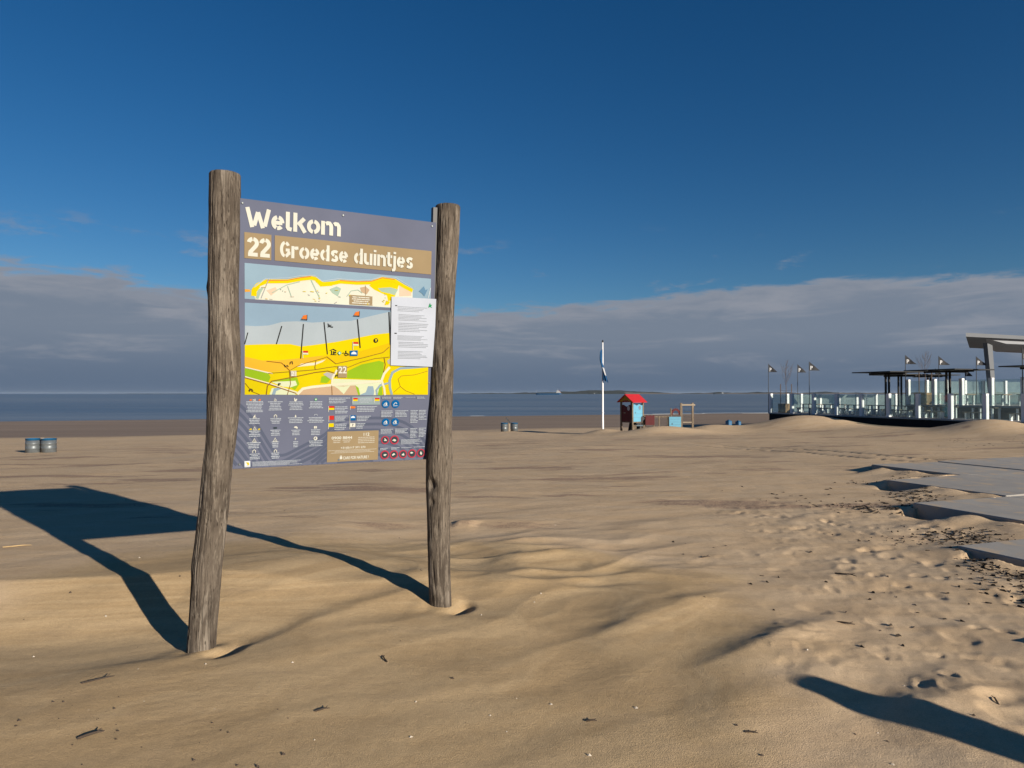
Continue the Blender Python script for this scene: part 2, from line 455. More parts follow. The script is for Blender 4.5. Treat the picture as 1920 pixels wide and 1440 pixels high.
def sea_material():
    m, g, b = new_mat('sea_water')
    tc = g.new('ShaderNodeTexCoord').outputs['Object']
    bands = g.noise(g.mapping(tc, (0.0012, 0.011, 1.0), (0, 0, R(8))), 1.0, 6, 0.6, 0.5)
    c = g.mix(g.ramp(bands, 0.36, 0.66), (0.085, 0.112, 0.145), (0.185, 0.215, 0.245))
    g.link(c, b.inputs['Base Color'])
    g.link(g.ramp(bands, 0.35, 0.7, 'LINEAR', 0.30, 0.42), b.inputs['Roughness'])
    b.inputs['IOR'].default_value = 1.33
    w1 = g.noise(g.mapping(tc, (0.22, 0.9, 1.0), (0, 0, R(12))), 0.8, 5, 0.6)
    n1 = bump(g, b, w1, 0.9, 0.35)
    bump(g, b, g.noise(g.mapping(tc, (0.02, 0.09, 1.0), (0, 0, R(10))), 1.0, 3), 0.6, 1.6, n1)
sea_material()

def wood_material(name, dark, mid, light):
    m, g, b = new_mat(name)
    tc = g.new('ShaderNodeTexCoord').outputs['Object']
    fib = g.noise(g.mapping(tc, (1, 1, 0.06)), 75.0, 6, 0.7, 0.3)
    patch = g.noise(g.mapping(tc, (1, 1, 0.4)), 7.0, 6, 0.65, 0.5)
    fleck = g.noise(g.mapping(tc, (1, 1, 0.16)), 42.0, 6, 0.75)
    c = g.mix(g.ramp(patch, 0.32, 0.68), dark, mid)
    c = g.mix(g.math('MULTIPLY', g.ramp(fleck, 0.48, 0.68), 0.6), c, light)
    pale = g.noise(g.mapping(tc, (1, 1, 0.10)), 15.0, 4, 0.6, 0.6)
    c = g.mix(g.math('MULTIPLY', g.ramp(pale, 0.54, 0.66), 0.55), c, (light[0] * 1.15, light[1] * 1.17, light[2] * 1.2))
    pit = g.voro(g.mapping(tc, (1, 1, 0.3)), 55.0)
    c = g.mix(g.math('MULTIPLY', g.math('MULTIPLY', g.ramp(pit, 0.28, 0.16), g.ramp(g.noise(tc, 6.0, 3), 0.48, 0.6)), 0.8), c, (dark[0] * .4, dark[1] * .38, dark[2] * .36))
    c = g.mix(g.math('MULTIPLY', g.ramp(fib, 0.46, 0.36), 0.7), c, (dark[0] * .35, dark[1] * .35, dark[2] * .35))
    g.link(c, b.inputs['Base Color'])
    b.inputs['Roughness'].default_value = 0.9
    b.inputs['Specular IOR Level'].default_value = 0.15
    n1 = bump(g, b, fib, 0.9, 0.012)
    bump(g, b, fleck, 0.5, 0.012, n1)
wood_material('weathered_log', (0.060, 0.048, 0.038), (0.116, 0.095, 0.075), (0.230, 0.196, 0.158))
wood_material('play_timber', (0.11, 0.085, 0.06), (0.17, 0.135, 0.10), (0.26, 0.21, 0.16))
wood_material('planter_wood', (0.17, 0.11, 0.06), (0.25, 0.165, 0.09), (0.34, 0.24, 0.14))

def concrete_material():
    m, g, b = new_mat('slab_concrete')
    tc = g.new('ShaderNodeTexCoord').outputs['Object']
    info = g.new('ShaderNodeObjectInfo').outputs['Random']
    n = g.noise(tc, 1.6, 6, 0.62); f = g.noise(tc, 38.0, 4, 0.7)
    c = g.mix(g.ramp(n, 0.3, 0.7), (0.255, 0.245, 0.228), (0.330, 0.310, 0.280))
    c = g.mix(g.math('MULTIPLY', info, 0.4), c, (0.27, 0.24, 0.205))
    drift = g.noise(tc, 2.3, 6, 0.66, 0.6)
    c = g.mix(g.math('MULTIPLY', g.ramp(drift, 0.52, 0.66), 0.75), c, (0.46, 0.34, 0.215))
    c = g.mix(g.math('MULTIPLY', g.ramp(f, 0.58, 0.7), 0.4), c, (0.12, 0.12, 0.12))
    g.link(c, b.inputs['Base Color']); b.inputs['Roughness'].default_value = 0.88
    bump(g, b, f, 0.35, 0.006)
concrete_material()

def glass_material():
    m, g, b = new_mat('windscreen_glass')
    t = m.node_tree
    tr = g.new('ShaderNodeBsdfTransparent'); tr.inputs[0].default_value = (0.90, 0.955, 0.945, 1)
    gl = g.new('ShaderNodeBsdfGlossy'); gl.inputs['Roughness'].default_value = 0.03; gl.inputs[0].default_value = (0.9, 1, 0.97, 1)
    df = g.new('ShaderNodeBsdfDiffuse'); df.inputs[0].default_value = (0.52, 0.60, 0.58, 1)
    lw = g.new('ShaderNodeLayerWeight'); lw.inputs[0].default_value = 0.25
    m1 = g.new('ShaderNodeMixShader'); g.link(g.math('ADD', g.math('MULTIPLY', g.math('POWER', lw.outputs['Facing'], 3.0), 0.6), 0.035), m1.inputs[0]); g.link(tr.outputs[0], m1.inputs[1]); g.link(gl.outputs[0], m1.inputs[2])
    tc = g.new('ShaderNodeTexCoord').outputs['Object']
    salt = g.ramp(g.noise(tc, 1.3, 5, 0.6), 0.3, 0.8, 'LINEAR', 0.08, 0.18)
    m2 = g.new('ShaderNodeMixShader'); g.link(salt, m2.inputs[0]); g.link(m1.outputs[0], m2.inputs[1]); g.link(df.outputs[0], m2.inputs[2])
    out = [n for n in t.nodes if n.type == 'OUTPUT_MATERIAL'][0]
    g.link(m2.outputs[0], out.inputs[0])
glass_material()

KP = 0.475        # printed ink in full sun
for nm, rgb in dict(board=(118, 119, 134), stripe=(98, 102, 118), ivory=(236, 228, 206), brown=(172, 146, 108), brown2=(205, 190, 165), water=(158, 180, 190),
                    water2=(150, 172, 186), shallow=(184, 190, 190), cream=(238, 230, 204), cream2=(238, 225, 190), yellow=(244, 212, 0), amber=(236, 194, 14),
                    orange2=(244, 184, 50), mustard=(230, 202, 6), green=(156, 188, 32), pale=(226, 226, 182), tan=(208, 172, 134), blue2=(152, 170, 178),
                    greyblob=(190, 180, 168), road=(150, 100, 40), dark=(52, 50, 46), orange=(245, 170, 60), redorange=(232, 120, 70), shore=(186, 196, 200),
                    greengrey=(178, 196, 170), peach=(236, 204, 170), greyline=(170, 165, 160), shipblue=(110, 145, 168), white=(240, 240, 236), red=(214, 52, 40),
                    flagorange=(240, 125, 45), crossgreen=(60, 160, 100), signblue=(0, 100, 158), greypanel=(156, 168, 164), inkgrey=(196, 198, 200),
                    paper=(214, 214, 218), papertext=(172, 172, 174), signred=(196, 62, 78), signdark=(60, 72, 74)).items():
    c_ = srgb(*rgb, KP); plain('print_' + nm, (c_[0], c_[1] * 1.09, c_[2] * 1.22), 0.75, 0.09, 2.2, spec=0.04)

KW = 0.84
plain('white_paint', srgb(238, 238, 240, KW), 0.5, 0.08, 2.0)
plain('grey_white_paint', srgb(215, 218, 226, KW), 0.5, 0.08, 2.0)
plain('roof_panel', srgb(200, 204, 212, 0.36), 0.5, 0.05, 0.6)
plain('fascia_grey', (0.10, 0.108, 0.12), 0.6, 0.06, 0.8)
plain('black_metal', (0.012, 0.012, 0.013), 0.55, 0.2, 3.0)
plain('dark_metal', (0.045, 0.047, 0.052), 0.5, 0.2, 3.0)
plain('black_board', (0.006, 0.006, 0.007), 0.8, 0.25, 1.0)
plain('deck_board', (0.34, 0.33, 0.315), 0.8, 0.12, 2.0)
plain('pennant_cloth', (0.030, 0.031, 0.035), 0.85, 0.1, 2.0)
plain('pale_timber', (0.26, 0.215, 0.16), 0.75, 0.15, 4.0)
plain('bench_timber', (0.20, 0.15, 0.10), 0.8, 0.2, 4.0)
plain('play_red', (0.40, 0.020, 0.024), 0.5, 0.12, 5.0)
plain('play_maroon', (0.075, 0.008, 0.010), 0.6, 0.15, 5.0)
plain('play_blue', (0.10, 0.29, 0.41), 0.5, 0.08, 5.0)
plain('play_ochre', (0.30, 0.17, 0.008), 0.6, 0.12, 5.0)
plain('play_grey', (0.12, 0.16, 0.19), 0.6, 0.1, 5.0)
plain('drum_steel', (0.125, 0.140, 0.150), 0.42, 0.3, 5.0, metal=0.35)
plain('drum_blue', (0.010, 0.090, 0.20), 0.5, 0.15, 5.0)
plain('flag_blue', (0.005, 0.055, 0.15), 0.8, 0.1, 5.0)
plain('flag_white', (0.35, 0.36, 0.38), 0.8, 0.1, 5.0)
plain('twig_bark', (0.055, 0.040, 0.030), 0.9, 0.3, 30.0)
plain('straw', (0.42, 0.30, 0.15), 0.8, 0.2, 30.0)
plain('bare_bark', (0.12, 0.085, 0.065), 0.9, 0.2, 10.0)
plain('weed', (0.030, 0.022, 0.016), 0.95, 0.4, 20.0)
plain('shell', (0.44, 0.39, 0.32), 0.5, 0.2, 60.0)
plain('soil', (0.04, 0.03, 0.022), 0.95, 0.3, 10.0)
plain('hull_blue', (0.006, 0.045, 0.11), 0.5, 0.1, 0.05)
plain('hull_dark', (0.020, 0.028, 0.040), 0.6, 0.1, 0.05)
plain('ship_white', (0.26, 0.27, 0.28), 0.5, 0.05, 0.05)
plain('ship_red', (0.16, 0.03, 0.02), 0.6, 0.1, 0.05)
plain('foam', (0.40, 0.42, 0.43), 0.9, 0.2, 0.5)
plain('coast_scrub', (0.030, 0.036, 0.026), 0.95, 0.35, 0.01)
plain('coast_sand', (0.16, 0.13, 0.10), 0.95, 0.25, 0.012)

# ------------------------------------------------------------------ mesh helpers
class MB:
    def __init__(self):
        self.v = []; self.f = []; self.m = []; self.mi = 0
    def quad(self, a, b, c, d):
        i = len(self.v); self.v += [a, b, c, d]; self.f.append((i, i + 1, i + 2, i + 3)); self.m.append(self.mi)
    def poly(self, pts):
        i = len(self.v); self.v += list(pts); self.f.append(tuple(range(i, i + len(pts)))); self.m.append(self.mi)
    def box(self, lo, hi, mat=None):
        x0, y0, z0 = lo; x1, y1, z1 = hi
        p = [Vector(q) for q in ((x0, y0, z0), (x1, y0, z0), (x1, y1, z0), (x0, y1, z0), (x0, y0, z1), (x1, y0, z1), (x1, y1, z1), (x0, y1, z1))]
        if mat is not None:
            p = [mat @ q for q in p]
        i = len(self.v); self.v += [tuple(q) for q in p]
        for f in ((0, 3, 2, 1), (4, 5, 6, 7), (0, 1, 5, 4), (1, 2, 6, 5), (2, 3, 7, 6), (3, 0, 4, 7)):
            self.f.append(tuple(i + k for k in f)); self.m.append(self.mi)
        return self
    def bar(self, a, b, w, h=None):
        """rectangular bar from a to b"""
        a = Vector(a); b = Vector(b); d = (b - a); L = d.length
        q = d.to_track_quat('Z', 'Y').to_matrix().to_4x4(); q.translation = a
        h = h or w
        return self.box((-w / 2, -h / 2, 0), (w / 2, h / 2, L), q)
    def tube(self, pts, rad, n=8, cap=True):
        pts = [Vector(p) for p in pts]
        rad = rad if isinstance(rad, (list, tuple)) else [rad] * len(pts)
        base = len(self.v); prev = None
        for k, p in enumerate(pts):
            d = (pts[min(k + 1, len(pts) - 1)] - pts[max(k - 1, 0)]).normalized()
            ref = Vector((0, 0, 1)) if abs(d.z) < 0.9 else Vector((1, 0, 0))
            s = d.cross(ref).normalized(); t = s.cross(d)
            for j in range(n):
                a = 2 * math.pi * j / n
                self.v.append(tuple(p + rad[k] * (math.cos(a) * s + math.sin(a) * t)))
        for k in range(len(pts) - 1):
            for j in range(n):
                a = base + k * n + j; b = base + k * n + (j + 1) % n
                self.f.append((a, a + n, b + n, b)); self.m.append(self.mi)
        if cap:
            self.f.append(tuple(base + j for j in range(n))); self.m.append(self.mi)
            self.f.append(tuple(base + (len(pts) - 1) * n + j for j in reversed(range(n)))); self.m.append(self.mi)
        return self
    def lathe(self, prof, c=(0, 0, 0), n=20):
        base = len(self.v)
        for r, z in prof:
            for j in range(n):
                a = 2 * math.pi * j / n
                self.v.append((c[0] + r * math.cos(a), c[1] + r * math.sin(a), c[2] + z))
        for k in range(len(prof) - 1):
            for j in range(n):
                a = base + k * n + j; b = base + k * n + (j + 1) % n
                self.f.append((a, b, b + n, a + n)); self.m.append(self.mi)
        self.f.append(tuple(base + j for j in reversed(range(n)))); self.m.append(self.mi)
        self.f.append(tuple(base + (len(prof) - 1) * n + j for j in range(n))); self.m.append(self.mi)
        return self
    def prism(self, pts, thick, mat=None):
        """polygon in local x,z extruded along y by thick"""
        n = len(pts); i = len(self.v)
        vs = [Vector((p[0], 0, p[1])) for p in pts] + [Vector((p[0], thick, p[1])) for p in pts]
        if mat is not None:
            vs = [mat @ q for q in vs]
        self.v += [tuple(q) for q in vs]
        self.f.append(tuple(range(i, i + n))); self.m.append(self.mi)
        self.f.append(tuple(reversed(range(i + n, i + 2 * n)))); self.m.append(self.mi)
        for k in range(n):
            a, b = i + k, i + (k + 1) % n
            self.f.append((a, a + n, b + n, b)); self.m.append(self.mi)
        return self
    def build(self, name, mats, parent=None, smooth_=False, bevel=0.0):
        me = bpy.data.meshes.new(name)
        me.from_pydata([tuple(v) for v in self.v], [], self.f)
        if isinstance(mats, str):
            mats = [mats]
        for k in mats:
            me.materials.append(MATS[k])
        if len(mats) > 1:
            me.polygons.foreach_set('material_index', self.m)
        bm = bmesh.new(); bm.from_mesh(me)
        if len(mats) == 1 or bevel:
            bmesh.ops.recalc_face_normals(bm, faces=bm.faces)
        if bevel:
            bmesh.ops.bevel(bm, geom=[e for e in bm.edges], offset=bevel, segments=1, affect='EDGES', profile=0.5)
        bm.to_mesh(me); bm.free()
        if smooth_:
            me.polygons.foreach_set('use_smooth', [True] * len(me.polygons))
        me.update()
        ob = bpy.data.objects.new(name, me); COL.objects.link(ob)
        if parent is not None:
            ob.parent = parent
        return ob

def tag(o, label=None, cat=None, group=None, kind=None):
    if label: o['label'] = label
    if cat: o['category'] = cat
    if group: o['group'] = group
    if kind: o['kind'] = kind
    return o

def thing(name, loc, rz, label, cat, group=None):
    o = bpy.data.objects.new(name, None); COL.objects.link(o)
    o.empty_display_size = 0.2
    o.location = loc; o.rotation_euler = (0, 0, rz)
    return tag(o, label, cat, group)

def dup(root, loc, rz, label=None):
    def cp(o, parent):
        c = o.copy(); COL.objects.link(c); c.parent = parent
        for ch in list(o.children):
            cp(ch, c)
        return c
    r = cp(root, None); r.location = loc; r.rotation_euler = (0, 0, rz)
    if label: r['label'] = label
    return r

# ------------------------------------------------------------------ beach
def build_beach():
    fine = np.arange(-43, 43.01, 0.14)
    coarse = np.concatenate([np.arange(46, 314.1, 3.0)])
    ang = np.radians(np.concatenate([fine, coarse]))
    rad = [1.25]
    while rad[-1] < 30: rad.append(rad[-1] * 1.0055)
    while rad[-1] < 170: rad.append(rad[-1] * 1.011)
    while rad[-1] < 900: rad.append(rad[-1] * 1.06)
    rad = np.array(rad); na, nr = len(ang), len(rad)
    rr, aa = np.meshgrid(rad, ang, indexing='ij')
    X = (rr * np.sin(aa)).ravel(); Y = (rr * np.cos(aa)).ravel()
    Z = height(X, Y)
    co = np.stack([X, Y, Z], 1)
    centre = np.array([[0, 0, zg(0, 0.0)]])
    co = np.concatenate([co, centre])
    i = np.arange(nr - 1)[:, None] * na; j = np.arange(na)[None, :]; j2 = (j + 1) % na
    q = np.stack([i + j, i + j2, i + na + j2, i + na + j], -1).reshape(-1, 4)[:, ::-1]
    tri = np.stack([np.full(na, nr * na), (np.arange(na) + 1) % na, np.arange(na)], 1)
    nl = q.size + tri.size
    me = bpy.data.meshes.new('beach_sand')
    me.vertices.add(len(co)); me.vertices.foreach_set('co', co.ravel())
    me.loops.add(nl); me.polygons.add(len(q) + len(tri))
    me.loops.foreach_set('vertex_index', np.concatenate([q.ravel(), tri.ravel()]).astype(np.int32))
    starts = np.concatenate([np.arange(len(q)) * 4, q.size + np.arange(len(tri)) * 3]).astype(np.int32)
    me.polygons.foreach_set('loop_start', starts)
    me.polygons.foreach_set('use_smooth', np.ones(len(starts), bool))
    me.update(calc_edges=True); me.validate()
    me.materials.append(MATS['sand'])
    ob = bpy.data.objects.new('beach_sand', me); COL.objects.link(ob)
    tag(ob, 'wide wind-blown sandy beach running down to the sea', kind='structure')
build_beach()

def build_sea():
    mb = MB(); n = 96
    rings = [60, 400, 3000, 20000, 60000]
    for a, b in zip(rings[:-1], rings[1:]):
        for k in range(n):
            p, q = 2 * math.pi * k / n, 2 * math.pi * (k + 1) / n
            f = lambda r, t: (r * math.sin(t), r * math.cos(t), SEA_Z)
            mb.quad(f(a, p), f(b, p), f(b, q), f(a, q))
    ob = mb.build('sea', 'sea_water')
    tag(ob, 'calm slate-blue sea beyond the beach', kind='structure')
    # thin line of surf where the water meets the sand
    rnd = random.Random(4); mb = MB()
    X = np.arange(-140, 170, 0.8)
    Yc = []
    lo = np.full(X.shape, 60.0); hi = np.full(X.shape, 260.0)
    for _ in range(24):
        mid = (lo + hi) / 2
        up = height(X, mid) > SEA_Z + 0.01
        lo = np.where(up, mid, lo); hi = np.where(up, hi, mid)
    Yc = lo
    for off, dens in ((0.2, 0.0), (3.0, 0.25)):
        w = np.clip(0.05 + 0.75 * perlin2(X * 0.06 + off, X * 0 + 1.1) - dens + 0.008 * (X - 20), 0.0, 2.0)
        for k in range(len(X) - 1):
            if w[k] < 0.05 or w[k + 1] < 0.05: continue
            y0, y1 = Yc[k] + off, Yc[k + 1] + off
            z = SEA_Z
            a = (X[k], y0, z + 0.006); b = (X[k + 1], y1, z + 0.006)
            c = (X[k + 1], y1 + w[k + 1] * 0.5, z + 0.03 + 0.09 * w[k + 1]); d = (X[k], y0 + w[k] * 0.5, z + 0.03 + 0.09 * w[k])
            e = (X[k + 1], y1 + w[k + 1], z + 0.006); f = (X[k], y0 + w[k], z + 0.006)
            mb.quad(a, b, c, d); mb.quad(d, c, e, f)
    ob = mb.build('surf', 'foam', smooth_=True)
    tag(ob, 'thin white line of surf along the waterline', 'surf', kind='stuff')

build_sea()

def build_far_coast():
    """low dune coast across the estuary, about nine kilometres off"""
    nx, ny = 420, 12
    X = np.linspace(-5200, 13500, nx); T = np.linspace(0, 1, ny)
    xx, tt = np.meshgrid(X, T, indexing='ij')
    Y0 = 9000 + 300 * np.sin(xx / 2600.0)
    yy = Y0 + tt * 1500
    fade = smooth(-1400, 900, xx)
    hill = 20 + 22 * fbm(xx / 700.0, xx * 0 + 2.0, 4) + 34 * np.exp(-((xx - 1450) / 420) ** 2) + 10 * np.exp(-((xx - 700) / 300) ** 2) + 6 * perlin2(xx / 70.0, tt * 3)
    hill = np.clip(hill, 5, 90) * (0.25 + 0.75 * fade)
    prof = np.interp(tt, [0, 0.08, 0.2, 0.45, 0.8, 1.0], [-0.1, 0.28, 0.5, 1.0, 0.6, 0.1])
    zz = SEA_Z + hill * prof
    v = np.stack([xx, yy, zz], -1).reshape(-1, 3)
    i = np.arange(nx - 1)[:, None] * ny; j = np.arange(ny - 1)[None, :]
    q = np.stack([i + j, i + ny + j, i + ny + j + 1, i + j + 1], -1).reshape(-1, 4)
    me = bpy.data.meshes.new('far_coast'); me.from_pydata(v.tolist(), [], q.tolist())
    me.materials.append(MATS['coast_scrub']); me.materials.append(MATS['coast_sand'])
    mi = np.zeros((nx - 1, ny - 1), int); mi[:, 0:2] = 1
    mi[X[:-1] < 1500, :] = 0
    me.polygons.foreach_set('material_index', mi.ravel()); me.update()
    ob = bpy.data.objects.new('far_coast', me); COL.objects.link(ob)
    tag(ob, 'low dark dune coast on the far side of the water', kind='structure')
build_far_coast()

# ------------------------------------------------------------------ concrete slab path
def build_path():
    path = bpy.data.objects.new('path', None); COL.objects.link(path)
    tag(path, 'stepped path of square grey concrete slabs at the right', kind='structure')
    rnd = random.Random(11)
    rz = math.atan2(SLAB_U[1], SLAB_U[0])
    for k in range(0, 5):
        for j in range(0, 6 + k):
            c = SLAB_C[k] + SLAB_U * (2.04 * j)
            if k == 4 and j > 3: continue
            mb = MB().box((0.008, -2.085, -0.22), (2.025, 0.0, 0.0))
            o = mb.build('slab', 'slab_concrete', path, bevel=0.012)
            o.location = (c[0], c[1], 0.092 + rnd.uniform(-0.012, 0.012) - 0.0 * k)
            o.rotation_euler = (R(rnd.uniform(-0.5, 0.5)), R(rnd.uniform(-0.5, 0.5)), rz + R(rnd.uniform(-0.3, 0.3)))
build_path()

# ------------------------------------------------------------------ the welcome sign
def px_path(rows, depth):
    """measured outline rows -> centre line and radius in metres, at the post's own distance"""
    k = depth / 1280.0
    out = []
    for y, l, r in rows:
        out.append((((l + r) / 2 - 960) * k, EYE - (y - 738) * k * (0.985 if y < 738 else 0.995), (r - l) / 2 * k))
    return out[::-1]

LEFT_ROWS = [(320, 392, 448), (400, 391.5, 447.5), (480, 391, 446), (540, 390.5, 444.5), (600, 392, 446), (660, 391, 449), (725, 390, 450.5), (780, 390, 446.5),
             (840, 388, 440), (860, 384, 436), (950, 377, 429.5), (1050, 366, 418), (1120, 361.5, 412.5), (1180, 358, 408), (1212, 356, 406), (1300, 352, 402)]
RIGHT_ROWS = [(381, 816, 862.5), (452, 817, 860), (520, 814, 855), (580, 812, 851.5), (645, 809, 848.5), (680, 808, 851), (730, 808, 849.5), (800, 803, 846.8),
              (860, 800, 848), (905, 799, 845.5), (980, 801.5, 844), (1080, 804, 845.5), (1130, 806, 847), (1160, 806, 848), (1250, 806, 849)]

def log_mesh(path, depth, origin, seed, knots):
    """path: (x, z, r) from the foot up.  A weathered round log with checks, flutes and knots."""
    na, nz = 128, 260
    zs = np.linspace(path[0][1], path[-1][1], nz)
    pz = [p[1] for p in path]
    cx = np.interp(zs, pz, [p[0] for p in path]); rr = np.interp(zs, pz, [p[2] for p in path])
    ker = np.ones(9) / 9.0
    cx = np.convolve(np.pad(cx, 4, 'edge'), ker, 'valid'); rr = np.convolve(np.pad(rr, 4, 'edge'), ker, 'valid')
    th = np.arange(na) * 2 * np.pi / na
    TT, ZZ = np.meshgrid(th, zs)
    c, s = np.cos(TT), np.sin(TT)
    f = 1 + 0.030 * perlin3(c * 1.1 + seed, s * 1.1, ZZ * 1.3) + 0.018 * perlin3(c * 2.6, s * 2.6 + seed, ZZ * 3.0)
    flute = perlin3(c * 5.0 + seed, s * 5.0, ZZ * 0.8)
    f = f + 0.020 * flute + 0.010 * perlin3(c * 9.0, s * 9.0 + seed, ZZ * 5.0)
    crack = perlin3(c * 4.2 - seed, s * 4.2, ZZ * 0.45 + seed)
    f = f - 0.10 * np.exp(-(crack / 0.030) ** 2)
    crack2 = perlin3(c * 7.0 + 2 * seed, s * 7.0, ZZ * 1.1 - seed)
    f = f - 0.045 * np.exp(-(crack2 / 0.03) ** 2) + 0.012 * perlin3(c * 14.0, s * 14.0 + seed, ZZ * 14.0)
    for (ka, kz, kr, kh) in knots:
        da = np.angle(np.exp(1j * (TT - ka))) * 0.095; dz = ZZ - kz
        f = f + kh * np.exp(-((da / kr) ** 2 + (dz / (kr * 1.3)) ** 2))
    RR = rr[:, None] * f
    X = cx[:, None] + RR * c - origin[0]; Y = depth + RR * s - origin[1]; Z = ZZ - origin[2] + 0 * TT
    v = np.stack([X, Y, Z], -1).reshape(-1, 3).tolist()
    faces = []
    for i in range(nz - 1):
        for j in range(na):
            a = i * na + j; b = i * na + (j + 1) % na
            faces.append((a, b, b + na, a + na))
    # sawn top with a worn arris
    top = (nz - 1) * na
    for k, (q, dz) in enumerate(((0.95, 0.006), (0.72, 0.008), (0.4, 0.005), (0.12, 0.002))):
        base = len(v)
        for j in range(na):
            v.append((cx[-1] - origin[0] + (X[-1, j] - cx[-1] + origin[0]) * q, depth - origin[1] + (Y[-1, j] - depth + origin[1]) * q, zs[-1] + dz - origin[2]))
        for j in range(na):
            a, b = top + j, top + (j + 1) % na
            faces.append((a, b, base + (j + 1) % na, base + j))
        top = base
    faces.append(tuple(top + j for j in range(na)))
    return v, faces

def build_log(name, path, depth, origin, seed, knots, parent=None):
    v, f = log_mesh(path, depth, origin, seed, knots)
    me = bpy.data.meshes.new(name); me.from_pydata(v, [], f); me.materials.append(MATS['weathered_log'])
    me.polygons.foreach_set('use_smooth', [True] * len(me.polygons)); me.update()
    ob = bpy.data.objects.new(name, me); COL.objects.link(ob)
    if parent: ob.parent = parent
    return ob

SIGN_AT = (-1.26, 4.79, 0.0)
sign = thing('information_sign', SIGN_AT, 0, 'large beach welcome sign: printed grey board between two weathered log posts', 'sign')
DL, DR = 4.43, 5.19
build_log('post', px_path(LEFT_ROWS, DL), DL, SIGN_AT, 1.7, [(3.3, EYE + 198 * DL / 1280, 0.03, 0.11), (4.3, EYE + 30 * DL / 1280, 0.025, -0.06), (3.4, EYE - 320 * DL / 1280, 0.05, 0.06), (5.1, EYE - 5 * DL / 1280, 0.02, 0.05)], sign)
build_log('post', px_path(RIGHT_ROWS, DR), DR, SIGN_AT, 6.2, [(4.25, EYE - 168 * DR / 1280, 0.032, -0.45), (4.25, EYE - 200 * DR / 1280, 0.02, -0.2), (4.0, EYE - 130 * DR / 1280, 0.05, 0.10), (5.6, EYE + 60 * DR / 1280, 0.04, 0.08), (0.2, EYE - 110 * DR / 1280, 0.035, 0.07)], sign)

# ---- board frame: x = along the board, y = up, z = out towards the reader, origin at its top-left corner
TL = Vector((-1.788, 4.430, 2.926))
bu = Vector((0.8795, 0.4758, 0.0023)).normalized()
bup = Vector((0.0296, -0.0594, 0.9978)); bup = (bup - bu * bup.dot(bu)).normalized()
bn = bu.cross(bup).normalized()
BM = Matrix(((bu.x, bup.x, bn.x, TL.x), (bu.y, bup.y, bn.y, TL.y), (bu.z, bup.z, bn.z, TL.z), (0, 0, 0, 1)))
BW, BH = 1.388, 1.7805; MM = 0.0010108
board = MB().box((-0.05, -BH, -0.010), (BW, 0, 0.0)).build('board', 'print_board', sign, bevel=0.0015)
board.matrix_basis = Matrix.Translation(Vector(SIGN_AT)).inverted() @ BM
rail = MB().box((BW - 0.020, -BH - 0.01, -0.055), (BW + 0.012, 0.115, -0.013)).build('mounting_rail', 'dark_metal', sign)
rail.matrix_basis = board.matrix_basis.copy()

